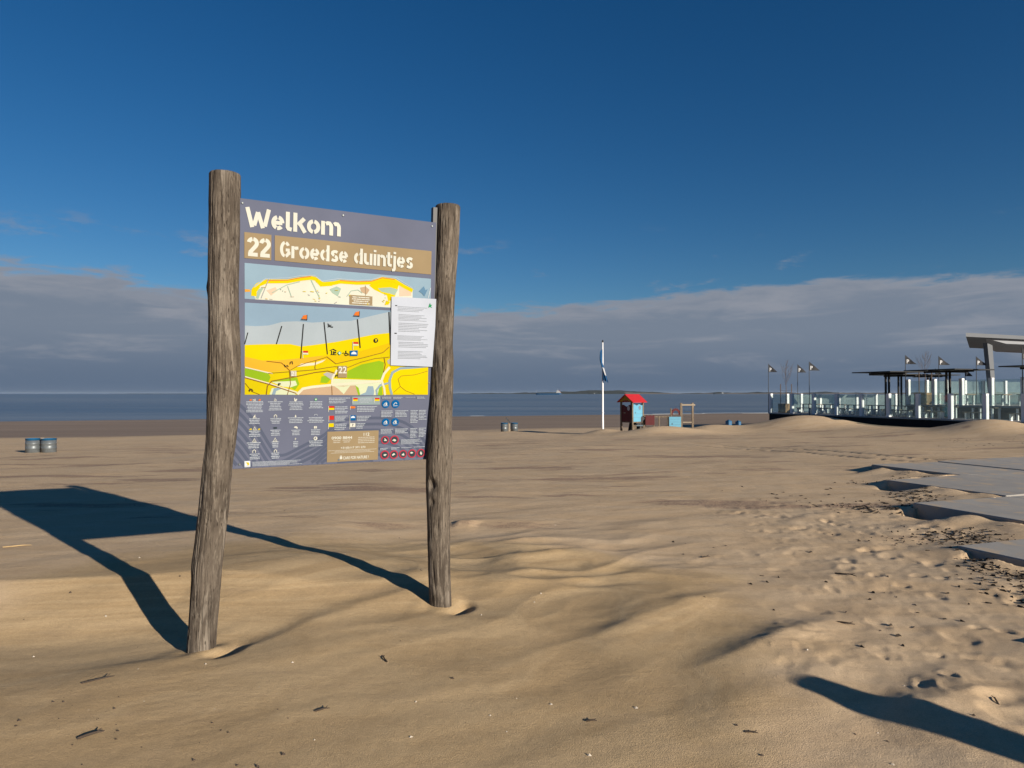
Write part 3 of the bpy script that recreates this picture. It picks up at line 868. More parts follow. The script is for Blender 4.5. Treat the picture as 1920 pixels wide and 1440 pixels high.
for bu_, bv_ in ((.03, .03), (.69, .03), (1.355, .03), (1.355, .60), (1.36, 1.2), (.03, 1.75), (.69, 1.752), (1.358, 1.74)):
    MB().lathe([(.008, 0.0), (.008, .004), (.005, .006)], (0, 0, 0), 8).build('bolt', 'drum_steel', board).location = (bu_, -bv_, .0002)
STEP = 0.00012
class Print:
    """flat print: coloured shapes in board millimetres, each a hair above the last"""
    def __init__(self, z0):
        self.mb = MB(); self.mats = []; self.z = z0
    def use(self, mat):
        mat = 'print_' + mat
        if mat not in self.mats: self.mats.append(mat)
        self.mb.mi = self.mats.index(mat)
    def up(self):
        self.z += STEP
    def p(self, q):
        return (q[0] * MM, -q[1] * MM, self.z)
    def poly(self, mat, pts):
        self.use(mat); self.up()
        a = sum(pts[i - 1][0] * pts[i][1] - pts[i][0] * pts[i - 1][1] for i in range(len(pts)))
        pts = list(pts) if a < 0 else list(pts)[::-1]
        self.mb.poly([self.p(q) for q in pts])
    def rect(self, mat, u0, v0, u1, v1, up=True):
        self.use(mat)
        if up: self.up()
        self.mb.poly([self.p(q) for q in ((u0, v1), (u1, v1), (u1, v0), (u0, v0))])
    def disc(self, mat, u, v, r, n=20):
        self.poly(mat, [(u + r * math.cos(2 * math.pi * k / n), v + r * math.sin(2 * math.pi * k / n)) for k in range(n)])
    def line(self, mat, w, pts, clip=None):
        self.use(mat); self.up()
        pts = [Vector((p[0], p[1])) for p in pts]
        off = []
        for i in range(len(pts)):
            a = (pts[i] - pts[i - 1]).normalized() if i else (pts[1] - pts[0]).normalized()
            b = (pts[i + 1] - pts[i]).normalized() if i < len(pts) - 1 else a
            n = Vector((-(a.y + b.y), a.x + b.x)); n = n.normalized() if n.length > 1e-6 else Vector((-a.y, a.x))
            m = max(0.5, n.dot(Vector((-a.y, a.x))))
            off.append(n * (w / 2 / m))
        for i in range(len(pts) - 1):
            q = [pts[i] - off[i], pts[i + 1] - off[i + 1], pts[i + 1] + off[i + 1], pts[i] + off[i]]
            if clip and not all(clip(t) for t in q): continue
            self.mb.poly([self.p(t) for t in reversed(q)])
    def rows(self, mat, n, align, u0, v0, u1, v1, rnd, fill=0.48):
        h = (v1 - v0) / n
        self.use(mat); self.up()
        for k in range(n):
            L = (u1 - u0) * (rnd.uniform(0.62, 1.0) if k else rnd.uniform(0.8, 1.0))
            s = u0 if align == 'l' else (u0 + u1 - L) / 2
            e = s + L; y = v0 + h * k + h * 0.2
            while s < e - 1:
                w = min(e - s, rnd.uniform(1.2, 5.5) * max(h, 3) * 0.45)
                self.rect(mat, s, y, s + w, y + h * fill, up=False)
                s += w + h * 0.16
    def text(self, mat, s, u0, v0, u1, v1):
        """block lettering with the built-in typeface"""
        cu = bpy.data.curves.new('t', 'FONT'); cu.body = s; cu.offset = 0.018
        ob = bpy.data.objects.new('t', cu); COL.objects.link(ob)
        me = bpy.data.meshes.new_from_object(ob.evaluated_get(bpy.context.evaluated_depsgraph_get()))
        xs = [v.co.x for v in me.vertices]; ys = [v.co.y for v in me.vertices]
        self.use(mat); self.up()
        kx = (u1 - u0) / (max(xs) - min(xs)); ky = (v1 - v0) / (max(ys) - min(ys))
        base = len(self.mb.v)
        for v in me.vertices:
            self.mb.v.append(self.p((u0 + (v.co.x - min(xs)) * kx, v1 - (v.co.y - min(ys)) * ky)))
        for f in me.polygons:
            self.mb.f.append(tuple(base + i for i in f.vertices)); self.mb.m.append(self.mb.mi)
        bpy.data.objects.remove(ob); bpy.data.curves.remove(cu); bpy.data.meshes.remove(me)
    def build(self, name):
        return self.mb.build(name, self.mats, board)

def arc(cx, cy, rx, ry, a0, a1, n=10):
    return [(cx + rx * math.cos(R(a0 + (a1 - a0) * k / n)), cy + ry * math.sin(R(a0 + (a1 - a0) * k / n))) for k in range(n + 1)]

# stencil alphabet: width, strokes (baseline 0, capital height 1)
GL = {
    'W': (1.12, [[(.10, 1), (.32, 0)], [(.40, .10), (.56, .80)], [(.56, .80), (.78, 0)], [(.86, .10), (1.03, 1)]]),
    'e': (.64, [arc(.31, .37, .20, .28, 0, 80), arc(.31, .37, .20, .28, 100, 250, 14), arc(.31, .37, .20, .28, 262, 318, 6), [(.17, .365), (.51, .365)]]),
    'l': (.34, [[(.11, 1), (.11, .20), (.15, .12), (.29, .09)]]),
    'k': (.62, [[(.11, 1), (.11, 0)], [(.23, .37), (.52, .74)], [(.33, .42), (.56, 0)]]),
    'o': (.66, [arc(.33, .37, .22, .28, 98, 262, 16), arc(.33, .37, .22, .28, -82, 82, 16)]),
    'm': (.98, [[(.11, .74), (.11, 0)], [(.24, .60), (.34, .65), (.42, .64), (.48, .56), (.50, .46), (.50, 0)], [(.63, .60), (.70, .65), (.79, .64), (.85, .56), (.87, .46), (.87, 0)]]),
    '2': (.62, [arc(.30, .70, .20, .21, 172, 98, 7), arc(.30, .70, .20, .21, 84, -25, 9) + [(.44, .54), (.14, .17)], [(.06, .09), (.55, .09)]]),
    'G': (.68, [arc(.33, .5, .22, .41, 35, 80, 6), arc(.33, .5, .22, .41, 98, 262, 16), arc(.33, .5, .22, .41, 278, 332, 6), [(.36, .47), (.60, .47)], [(.555, .38), (.555, .18)]]),
    'r': (.48, [[(.11, .74), (.11, 0)], [(.23, .56), (.30, .64), (.44, .65)]]),
    'd': (.64, [[(.50, 1), (.50, 0)], arc(.32, .37, .22, .28, 105, 255, 14), [(.36, .65), (.40, .64)], [(.36, .09), (.40, .10)]]),
    's': (.54, [[(.45, .60), (.36, .655), (.25, .655), (.15, .60), (.13, .51), (.18, .44), (.25, .41)], [(.29, .36), (.37, .33), (.42, .26), (.41, .16), (.33, .09), (.22, .09), (.09, .14)]]),
    'u': (.64, [[(.11, .74), (.11, .24), (.16, .13), (.25, .09), (.36, .10)], [(.50, .74), (.50, 0)]]),
    'i': (.26, [[(.12, .74), (.12, 0)], [(.12, 1.0), (.12, .86)]]),
    'n': (.64, [[(.11, .74), (.11, 0)], [(.24, .58), (.33, .65), (.43, .63), (.49, .55), (.51, .45), (.51, 0)]]),
    't': (.42, [[(.16, .95), (.16, .22), (.20, .12), (.37, .09)], [(.28, .665), (.40, .665)], [(-.02, .665), (.05, .665)]]),
    'j': (.28, [[(.15, .74), (.15, -.10), (.11, -.18), (-.02, -.20)], [(.15, 1.0), (.15, .86)]]),
    'P': (.66, [[(.11, 1), (.11, 0)], [(.24, .90), (.40, .90), (.52, .80), (.53, .64), (.42, .52), (.24, .50)]]),
    ' ': (.34, []),
}
def stencil(pr, mat, s, u0, u1, top, base, sw):
    tot = sum(GL[c][0] for c in s) - 0.06
    cap = base - top; kx = (u1 - u0) / tot; x = u0
    for c in s:
        wd, strokes = GL[c]
        for st in strokes:
            pr.line(mat, sw * cap, [(x + p[0] * kx, base - p[1] * cap) for p in st])
        x += wd * kx

ART = {'coast':[('P','water',[(47,413),(1342,416),(1345,649),(50,645)]),
('P','cream',[(98,595),(121,546),(184,523),(318,510),(405,485),(464,474),(509,482),(548,525),(631,508),(669,486),(787,485),(891,474),(972,445),(1047,447),(1089,473),(1201,514),(1202,583),(1101,645),(1034,645),(117,645)]),
('P','yellow',[(875,499),(972,445),(1063,446),(1098,476),(1058,591),(1017,602),(1007,562),(916,528)]),
('P','greengrey',[(941,514),(1031,501),(1090,513),(1066,555),(1024,545),(966,537)]),
('P','peach',[(1098,484),(1192,518),(1193,551),(1099,561)]),
('P','peach',[(185,582),(241,556),(255,578),(214,614)]),
('P','greengrey',[(116,638),(132,578),(170,561),(150,599),(134,642)]),
('P','tan',[(811,519),(851,508),(880,530),(860,563),(820,550)]),
('P','greengrey',[(597,545),(647,522),(678,535),(656,591),(617,570)]),
('P','orange',[(50,583),(81,583),(85,597),(51,601)]),
('L','yellow',26,[(108,587),(132,549),(184,523),(318,512),(405,489),(472,477),(505,482),(540,518),(631,500),(669,488),(787,488),(891,478),(972,445),(1063,450),(1132,486),(1201,514)]),
('L','yellow',34,[(106,624),(108,587),(132,553)]),
('L','yellow',30,[(509,489),(555,514),(616,505)]),
('L','redorange',5,[(183,517),(318,505),(405,481),(471,468)]),
('L','redorange',5,[(669,480),(787,480),(891,469),(972,438),(1063,443)]),
('L','shore',6,[(108,565),(176,505),(318,490),(405,467),(494,458),(547,494),(661,468),(787,470),(890,457),(972,427),(1071,429),(1200,495)]),
('L','greyline',5,[(151,636),(197,508)]),
('L','greengrey',7,[(472,492),(511,569),(534,613)]),
('L','greengrey',5,[(319,544),(346,617)]),
('L','greengrey',5,[(718,587),(749,546),(796,536),(828,557)]),
('L','greengrey',5,[(398,508),(312,537),(220,595)]),
('P','yellow',[(992,631),(1002,598),(1033,605),(1021,625)]),
('P','shipblue',[(1248,515),(1287,475),(1300,503),(1318,494),(1293,549),(1270,526)]),
('L','white',4,[(1340,484),(1324,560)]),
('P','brown',[(737,574),(901,575),(901,640),(737,641)]),
('L','brown',3,[(849,501),(851,572)])],
'coast_rows':[(753,581,886,636)],
'beach':[('P','water2',[(51,670),(1328,667),(1339,1277),(57,1272)]),
('P','shallow',[(54,819),(113,821),(197,813),(239,801),(288,784),(382,776),(485,780),(636,763),(753,755),(872,720),(1027,677),(1328,668),(1339,1277),(57,1272)]),
('P','yellow',[(54,946),(199,936),(341,931),(415,945),(503,931),(639,908),(779,877),(915,845),(1030,829),(1330,823),(1339,1277),(57,1272)]),
('P','amber',[(54,1022),(166,1046),(272,1041),(416,1024),(565,1002),(719,992),(877,949),(1035,901),(1332,889),(1339,1277),(57,1272)]),
('P','orange2',[(54,1022),(166,1046),(272,1041),(416,1024),(565,1004),(513,1037),(388,1080),(331,1111),(203,1123),(56,1091)]),
('P','mustard',[(56,1113),(203,1123),(331,1111),(388,1085),(506,1072),(604,1036),(643,1059),(720,1046),(878,1000),(991,975),(1032,946),(1334,988),(1339,1277),(57,1272)]),
('P','cream2',[(388,1084),(417,1061),(506,1053),(581,1029),(558,1048),(506,1070)]),
('P','green',[(56,1098),(203,1130),(218,1156),(204,1189),(56,1149)]),
('P','green',[(733,1108),(831,1060),(960,1031),(997,1042),(987,1166),(730,1159)]),
('P','green',[(211,1189),(332,1159),(390,1156),(405,1201),(377,1242),(347,1223),(379,1189),(275,1182)]),
('P','green',[(546,1190),(553,1148),(591,1140),(614,1170),(592,1193)]),
('P','pale',[(225,1187),(332,1182),(379,1178),(391,1208),(347,1223),(297,1219)]),
('P','pale',[(213,1272),(226,1230),(297,1223),(392,1253),(378,1274)]),
('P','pale',[(637,1163),(971,1172),(988,1190),(965,1278),(399,1274),(428,1235),(623,1209)]),
('P','tan',[(403,1274),(435,1235),(623,1215),(794,1208),(819,1278)]),
('P','pale',[(638,1213),(708,1217),(755,1209),(709,1271),(669,1232)]),
('P','green',[(790,1208),(814,1225),(827,1278),(813,1278)]),
('P','blue2',[(819,1278),(867,1257),(882,1214),(919,1214),(928,1250),(924,1279)]),
('P','blue2',[(227,1272),(240,1230),(290,1223),(297,1230),(255,1248),(248,1272)]),
('P','green',[(953,1279),(964,1226),(984,1210),(990,1280)]),
('P','greyblob',[(564,1132),(590,1117),(636,1128),(622,1170),(599,1155)]),
('P','greyblob',[(1019,1030),(1040,1014),(1041,1054),(1026,1050)]),
('P','yellow',[(1111,1083),(1336,1071),(1339,1276),(1060,1267),(1046,1202),(1057,1138)]),
('L','blue2',17,[(1335,1063),(1230,1074),(1119,1083),(1061,1114),(1041,1170),(1045,1226),(1060,1275)]),
('L','blue2',13,[(949,1278),(944,1242),(972,1206),(1037,1190)]),
('L','cream2',17,[(392,1270),(428,1233),(494,1220),(623,1207),(723,1199),(979,1176),(999,1122),(1039,1076)]),
('L','cream2',13,[(624,1207),(629,1155),(659,1101)]),
('L','cream2',15,[(983,1178),(1001,1226),(1008,1279)]),
('L','cream2',8,[(56,1092),(203,1126),(231,1130)]),
('L','cream2',9,[(57,1154),(218,1200),(392,1264)]),
('L','road',6,[(57,1160),(212,1204),(385,1264)]),
('L','road',6,[(192,1271),(198,1215),(225,1182),(390,1148),(507,1121),(594,1109),(644,1124)]),
('L','road',4,[(203,1130),(338,1118),(507,1102),(590,1086),(643,1078),(729,1085),(823,1045),(927,1016),(1033,1003)]),
('L','road',4,[(191,1049),(287,1059),(338,1107),(347,1200),(327,1273)]),
('L','road',4,[(338,1111),(388,1080),(446,1057),(565,1021),(588,1011),(650,1058),(838,1013),(987,971),(1032,930)]),
('L','road',4,[(513,1041),(507,1087),(511,1102)]),
('L','road',5,[(996,1010),(1006,1058),(994,1114)]),
('L','road',4,[(624,1209),(628,1276)]),
('L','road',3,[(1072,1259),(1122,1215),(1104,1162),(1129,1138),(1231,1129),(1331,1100)]),
('L','road',3,[(1122,1215),(1165,1247),(1234,1272)]),
('L','road',3,[(59,1196),(101,1251),(150,1271)]),
('L','dark',5,[(72,864),(54,939)]),
('L','dark',6,[(285,812),(252,934)]),
('L','dark',6,[(426,792),(411,1027)]),
('L','dark',6,[(564,773),(591,994)]),
('L','dark',7,[(796,741),(820,943)]),
('L','dark',7,[(1025,677),(1040,913)]),
('P','flagorange',[(411,758),(425,734),(448,729),(447,759)]),
('L','dark',4,[(407,764),(449,764)]),
('L','dark',4,[(449,729),(448,767)]),
('P','flagorange',[(768,715),(783,691),(808,685),(807,716)]),
('L','dark',4,[(764,721),(809,721)]),
('L','dark',4,[(809,685),(808,724)]),
('P','red',[(423,974),(459,973),(459,987),(424,987)]),
('P','pale',[(424,987),(459,987),(459,999),(424,999)]),
('L','cream2',4,[(423,974),(424,1025)]),
('P','red',[(767,902),(805,901),(805,916),(767,916)]),
('P','pale',[(767,916),(805,916),(806,928),(768,929)]),
('L','cream2',4,[(766,902),(767,956)]),
('L','dark',6,[(590,794),(607,802),(626,805)]),
('L','dark',5,[(591,806),(614,790)]),
('L','dark',4,[(588,781),(608,798)]),
('C','dark',932,886,16),
('P','yellow',[(925,877),(942,878),(931,899)]),
('L','dark',5,[(608,967),(629,956),(652,968)]),
('L','dark',5,[(619,967),(620,993)]),
('L','dark',5,[(633,970),(634,993)]),
('L','dark',4,[(612,994),(653,994)]),
('P','dark',[(639,974),(650,974),(649,985),(641,985)]),
('P','crossgreen',[(658,983),(673,968),(689,983),(674,999)]),
('L','white',5,[(664,983),(683,983)]),
('L','white',5,[(673,974),(674,992)]),
('C','dark',700,982,4),
('L','dark',5,[(718,964),(720,984),(733,985),(738,997)]),
('L','dark',4,[(715,978),(709,988),(714,997),(725,999),(731,993)]),
('P','signblue',[(746,964),(801,960),(801,999),(747,1001)]),
('P','white',[(754,989),(758,977),(773,969),(789,976),(794,989)]),
('P','brown',[(664,1073),(727,1071),(727,1153),(665,1153)]),
('P','brown2',[(345,1111),(383,1110),(384,1148),(346,1148)]),
('L','dark',4,[(342,1067),(344,1051),(355,1048),(359,1066)]),
('L','dark',4,[(305,1070),(312,1085),(323,1074),(332,1085)]),
('L','dark',4,[(82,1243),(91,1233),(101,1236),(108,1249)]),
('L','dark',4,[(87,1238),(86,1252)])],
'beach_text':[('22',668,1077,724,1124),
('21',350,1116,381,1145),
('P',267,1194,283,1212),
('P',648,1133,662,1152)],
'band':[[(43,214),(211,215),(212,382),(45,382)],[(232,215),(1341,213),(1342,385),(234,381)]],
'title':{'Welkom':([(43,51),(45,180)],[(657,69),(659,175)]),'22':([(56,242),(56,365)],[(200,242),(201,362)]),'Groedse duintjes':([(264,250),(266,354)],[(1186,242),(1189,354)])},'rows':[(8,'c',64,1314,175,1391),(4,'c',80,1428,159,1469),(4,'c',85,1510,157,1554),(4,'c',73,1587,160,1631),(4,'c',92,1663,156,1705),(6,'c',199,1316,301,1381),(4,'c',217,1429,291,1470),(4,'c',217,1507,290,1551),(4,'c',225,1586,282,1631),(4,'c',226,1662,283,1706),(6,'c',332,1318,437,1380),(4,'c',330,1426,439,1469),(4,'c',353,1511,420,1552),(4,'c',367,1590,405,1635),(5,'c',469,1318,568,1370),(4,'c',461,1427,576,1469),(4,'c',484,1512,552,1555),(4,'c',468,1589,576,1633),(5,'l',109,1718,491,1750),(4,'l',605,1293,771,1337),(4,'l',820,1297,927,1334),(5,'l',649,1355,750,1408),(4,'l',804,1355,960,1399),(5,'l',648,1421,743,1463),(4,'l',805,1424,912,1465),(4,'l',647,1476,742,1523),(4,'l',802,1476,866,1519),(5,'l',982,1389,1077,1440),(5,'l',1087,1389,1196,1440),(9,'l',1204,1389,1266,1486),(7,'l',1268,1388,1332,1465),(4,'l',980,1523,1075,1559),(4,'l',1088,1523,1189,1561),(7,'l',1205,1522,1266,1596),(7,'l',1271,1521,1330,1594),(5,'l',1134,1604,1300,1642),(2,'l',979,1661,1052,1679),(2,'l',1061,1660,1126,1678),(1,'l',1137,1663,1224,1670),(1,'l',1234,1661,1335,1669),(2,'l',985,1290,1062,1305),(2,'l',1067,1291,1151,1306),(1,'l',1162,1292,1245,1298),(2,'l',1252,1290,1319,1307)],
'brown_rows':[(2,'c',639,1592,695,1617),(2,'c',707,1590,763,1616),(4,'c',813,1574,942,1625),(3,'c',604,1663,957,1689)],
'brown_box':[(600,1532),(967,1533),(965,1745),(600,1747)],
'brown_text':[('0900 8844',630,1568,775,1588),
('112',857,1547,899,1569),
('+31(0)117 371 273',695,1642,871,1661),
('CARE FOR NATURE !',712,1711,896,1732)],
'brown_icon':(689,1704,706,1729),'discs':[('b',1015,1343,29),
('b',1089,1343,30),
('b',1018,1475,28),
('b',1089,1475,29),
('r',1016,1605,30),
('r',1087,1606,33),
('r',1016,1713,33),
('r',1085,1714,32),
('r',1155,1714,31),
('r',1225,1713,32),
('r',1294,1712,32)],
'logo':[(60,1711),(96,1711),(97,1751),(61,1752)],
'gbox':[(770,1289),(974,1286),(974,1347),(771,1346)],
'flags':[('ry',776,1297,809,1320),
('ry',933,1298,968,1320),
('ry',607,1353,645,1380),
('r',610,1421,644,1449),
('y',608,1474,643,1500),
('o',759,1356,795,1372),
('b',758,1420,797,1457),
('w',758,1476,796,1504)],
'icons':[('swim',116,1307,10),
('o',93,1307,8),
('o',149,1307,8),
('chair',249,1305,10),
('duck',381,1307,12),
('cross',517,1306,12),
('sail',120,1415,12),
('arch',252,1416,10),
('drop',383,1418,9),
('dog',518,1414,11),
('tri',121,1497,11),
('yel',95,1501,8),
('yel',148,1502,8),
('bar',252,1496,11),
('shell',386,1498,14),
('sq',517,1499,10),
('tri',120,1576,12),
('tri',252,1577,13),
('p',385,1577,8),
('ball',519,1576,13),
('arch',120,1648,11),
('arch',255,1652,10)],
'wave':[(32,1341),(85,1399),(137,1471),(190,1564),(227,1629),(256,1668),(289,1686),(329,1680),(390,1649),(473,1606),(578,1561),(668,1467),(771,1444),(894,1443),(983,1443),(1075,1452),(1168,1481),(1245,1533),(1304,1599),(1354,1664),(1379,1715)],
'paper':[(1039,568),(1383,563),(1376,1068),(1043,1062)],
'paper_rows':[(4,'l',1086,631,1330,672),(5,'l',1094,689,1323,738),(6,'l',1095,750,1329,819),(5,'l',1089,842,1335,880),(4,'l',1098,888,1327,933),(6,'l',1095,954,1325,1015)],
'paper_logo':(1320,596,1353,631),'paper_marks':[(1067,627,1082,633),(1066,826,1083,833)]}

def build_print():
    rnd = random.Random(5)
    # ornament of wave lines in the lower third
    pr = Print(0.0006)
    wv = ART['wave']
    wv = [(wv[0][0] - 60, wv[0][1] - 45)] + list(wv)
    dense = []
    for a, b in zip(wv[:-1], wv[1:]):
        for k in range(4): dense.append((a[0] + (b[0] - a[0]) * k / 4, a[1] + (b[1] - a[1]) * k / 4))
    for _ in range(3):
        dense = [dense[0]] + [((a[0] + 2 * b[0] + c[0]) / 4, (a[1] + 2 * b[1] + c[1]) / 4) for a, b, c in zip(dense[:-2], dense[1:-1], dense[2:])] + [dense[-1]]
    ok = lambda t: -40 < t.x < 1371 and 1300 < t.y < 1760
    for k in range(11):
        pr.line('stripe', 20, [(u - 14 * k, v + 43 * k) for u, v in dense], ok)
    pr.build('wave_ornament')
    pr = Print(0.003)
    stencil(pr, 'ivory', 'Welkom', 45, 662, 52, 178, 0.205)
    pr.build('title_lettering')
    pr = Print(0.003)
    for b in ART['band']: pr.poly('brown', b)
    stencil(pr, 'ivory', '22', 60, 203, 243, 365, 0.20)
    stencil(pr, 'ivory', 'Groedse duintjes', 264, 1192, 247, 356, 0.18)
    pr.build('name_band')
    def art(pr, items):
        for it in items:
            if it[0] == 'P': pr.poly(it[1], it[2])
            elif it[0] == 'L': pr.line(it[1], it[2], it[3])
            elif it[0] == 'C': pr.disc(it[1], it[2], it[3], it[4])
    pr = Print(0.001); art(pr, ART['coast'])
    for b in ART['coast_rows']: pr.rows('ivory', 4, 'c', *b, rnd)
    # field tracks and plots, too fine to name
    for k in range(46):
        u = rnd.uniform(140, 1230); v = rnd.uniform(545, 640); a = rnd.uniform(0, 6.28); L = rnd.uniform(8, 26)
        pr.line(rnd.choice(['greengrey', 'peach', 'yellow', 'greyline']), rnd.uniform(2, 5), [(u, v), (u + L * math.cos(a), v + L * 0.5 * math.sin(a))])
    pr.build('coast_map')
    pr = Print(0.001); art(pr, ART['beach'])
    for s, *b in ART['beach_text']: pr.text('ivory' if s[0] == '2' else 'dark', s, *b)
    pr.build('beach_map')
    pr = Print(0.003)
    for n, al, *b in ART['rows']: pr.rows('inkgrey' if n < 9 else 'inkgrey', n, al, *b, rnd)
    pr.build('legend_text')
    pr = Print(0.003)
    pr.poly('brown', ART['brown_box'])
    for n, al, *b in ART['brown_rows']: pr.rows('brown2', n, al, *b, rnd)
    for s, *b in ART['brown_text']: pr.text('ivory', s, *b)
    u0, v0, u1, v1 = ART['brown_icon']; pr.rect('ivory', u0, v0 + 6, u1, v1); pr.rect('ivory', u0 + 3, v0, u1 - 3, v0 + 4)
    pr.build('emergency_panel')
    for kd, u, v, r in ART['discs']:
        pr = Print(0.0045)
        if kd == 'b':
            pr.disc('signblue', u, v, r, 28)
            pr.line('ivory', 4, [(u - .55 * r, v + .3 * r), (u - .2 * r, v - .2 * r), (u + .15 * r, v - .35 * r), (u + .35 * r, v)])
            pr.line('ivory', 3.5, [(u - .5 * r, v + .45 * r), (u + .5 * r, v + .42 * r)])
            if rnd.random() < 0.6: pr.poly('ivory', [(u - .1 * r, v + .3 * r), (u + .15 * r, v - .6 * r), (u + .4 * r, v + .25 * r)])
        else:
            pr.disc('signred', u, v, r, 28); pr.disc('signdark', u, v, r * .74, 28)
            for k in range(5):
                a = rnd.uniform(0, 6.28); q = rnd.uniform(0, .32) * r
                pr.poly('ivory', [(u + q * math.cos(a) + .26 * r * math.cos(t), v + q * math.sin(a) + .2 * r * math.sin(t)) for t in sorted(rnd.uniform(0, 6.28) for _ in range(5))])
        pr.build('pictogram')
    pr = Print(0.0045)
    pr.poly('white', ART['logo'])
    lu = sum(p[0] for p in ART['logo']) / 4; lv = sum(p[1] for p in ART['logo']) / 4
    pr.poly('mustard', [(lu - 10, lv - 12), (lu + 8, lv - 10), (lu + 13, lv + 4), (lu + 2, lv + 12), (lu - 2, lv)])
    pr.rows('greyline', 1, 'c', lu - 16, lv + 12, lu + 16, lv + 16, rnd)
    pr.build('logo')
    pr = Print(0.0022); pr.poly('greypanel', ART['gbox']); pr.build('flag_panel')
    for kd, u0, v0, u1, v1 in ART['flags']:
        pr = Print(0.0045); h = v1 - v0
        pr.line('ivory', 3, [(u0 - 2, v0), (u0 - 2, v1 + h * 0.55)])
        if kd == 'ry':
            pr.rect('red', u0, v0, u1, v0 + h / 2); pr.rect('yellow', u0, v0 + h / 2, u1, v1, up=False)
        elif kd == 'o': pr.poly('flagorange', [(u0, v0), (u1 - 6, v0 + 1), (u1, (v0 + v1) / 2), (u1 - 8, v1), (u0, v1 - 1)])
        elif kd == 'b':
            pr.rect('signblue', u0, v0, u1, v1); c = (u0 + u1) / 2
            pr.poly('white', [(c + .38 * (u1 - u0) * math.cos(R(t)), v0 + h * .52 - h * .38 * math.sin(R(t))) for t in range(0, 181, 20)])
        elif kd == 'w':
            pr.rect('ivory', u0, v0, u1, v1); pr.text('dark', '?', u0 + 14, v0 + 5, u1 - 14, v1 - 5)
        else: pr.rect({'r': 'red', 'y': 'yellow'}[kd], u0, v0, u1, v1)
        pr.build('flag_symbol')
    for kd, u, v, r in ART['icons']:
        pr = Print(0.0045)
        if kd == 'o': pr.poly('flagorange', [(u - r, v + .6 * r), (u - .3 * r, v - .6 * r), (u + r, v - .7 * r), (u + .9 * r, v + .6 * r)])
        elif kd == 'yel': pr.poly('yellow', [(u - r, v + .5 * r), (u - .3 * r, v - .5 * r), (u + r, v - .6 * r), (u + .8 * r, v + .6 * r)])
        elif kd == 'swim': pr.line('ivory', 3.5, [(u - r, v - .5 * r), (u, v), (u + r, v + .1 * r)]); pr.line('ivory', 3, [(u - r, v + .6 * r), (u + r, v + .6 * r)]); pr.disc('ivory', u + .5 * r, v - .45 * r, .25 * r, 10)
        elif kd == 'chair': pr.line('ivory', 3, [(u - .2 * r, v - r), (u - .1 * r, v), (u + .6 * r, v + .1 * r), (u + .9 * r, v + .8 * r)]); pr.line('ivory', 3, [(u - .4 * r, v), (u - .7 * r, v + .5 * r), (u - .1 * r, v + r), (u + .5 * r, v + .7 * r)])
        elif kd == 'duck': pr.poly('ivory', [(u - .8 * r, v - r), (u - .4 * r, v - r), (u - .2 * r, v), (u + .4 * r, v - .5 * r), (u + r, v - .3 * r), (u + .6 * r, v + .5 * r), (u, v + r), (u - .7 * r, v + .8 * r)])
        elif kd == 'cross': pr.poly('crossgreen', [(u - r, v), (u, v - r), (u + r, v), (u, v + r)]); pr.line('ivory', 4, [(u - .55 * r, v), (u + .55 * r, v)]); pr.line('ivory', 4, [(u, v - .55 * r), (u, v + .55 * r)])
        elif kd == 'sail': pr.poly('ivory', [(u - r, v + .8 * r), (u + .3 * r, v - r), (u + .4 * r, v + .5 * r)]); pr.line('ivory', 3, [(u - .8 * r, v + r), (u + r, v + .9 * r)])
        elif kd == 'tri': pr.line('ivory', 3, [(u - r, v + .9 * r), (u, v - r), (u + r, v + .9 * r), (u - .8 * r, v + .9 * r)]); pr.disc('ivory', u, v + .3 * r, .22 * r, 8)
        elif kd == 'arch': pr.line('ivory', 4, [(u - .8 * r, v + r), (u - .8 * r, v - .3 * r), (u, v - .9 * r), (u + .8 * r, v - .3 * r), (u + .8 * r, v + r)])
        elif kd == 'drop': pr.poly('ivory', [(u, v - r), (u + .6 * r, v + .2 * r), (u + .4 * r, v + .9 * r), (u - .4 * r, v + .9 * r), (u - .6 * r, v + .2 * r)])
        elif kd == 'dog': pr.line('inkgrey', 3, [(u - r, v + .5 * r), (u - .7 * r, v - .4 * r), (u + .8 * r, v - .4 * r), (u + r, v + .5 * r)])
        elif kd == 'bar': pr.rect('signdark', u - r, v - .5 * r, u + r, v + .5 * r)
        elif kd == 'shell': pr.poly('ivory', [(u - r, v), (u - .6 * r, v - .6 * r), (u + .3 * r, v - .7 * r), (u + .9 * r, v - .1 * r), (u + .7 * r, v + .7 * r), (u, v + .2 * r)])
        elif kd == 'sq': pr.rect('ivory', u - r, v - .8 * r, u - .08 * r, v + .8 * r); pr.rect('ivory', u + .08 * r, v - .8 * r, u + r, v + .8 * r, up=False)
        elif kd == 'p': pr.text('ivory', 'P', u - .5 * r, v - r, u + .5 * r, v + r)
        elif kd == 'ball': pr.disc('ivory', u, v, r, 18); pr.poly('board', [(u - .6 * r, v - .1 * r), (u + .1 * r, v - .7 * r), (u + .3 * r, v), (u - .2 * r, v + .6 * r)])
        pr.build('legend_symbol')
    # the sheet of paper taped over the map
    root = thing('notice_sheet', BM @ Vector((1.21, -1.066, 0.012)), 0, 'white printed paper notice taped over the right of the map board', 'notice')
    loc = Matrix.Translation(root.location).inverted() @ BM
    mb = MB(); n = 10
    P4 = ART['paper']
    def pt(s, t, dz=0.0):
        u = (P4[0][0] * (1 - s) + P4[1][0] * s) * (1 - t) + (P4[3][0] * (1 - s) + P4[2][0] * s) * t
        v = (P4[0][1] * (1 - s) + P4[1][1] * s) * (1 - t) + (P4[3][1] * (1 - s) + P4[2][1] * s) * t
        return (u * MM, -v * MM, 0.0125 + 0.005 * math.sin(s * 3.0) * (0.4 + t) + 0.012 * max(0, s - 0.8) * t + dz)
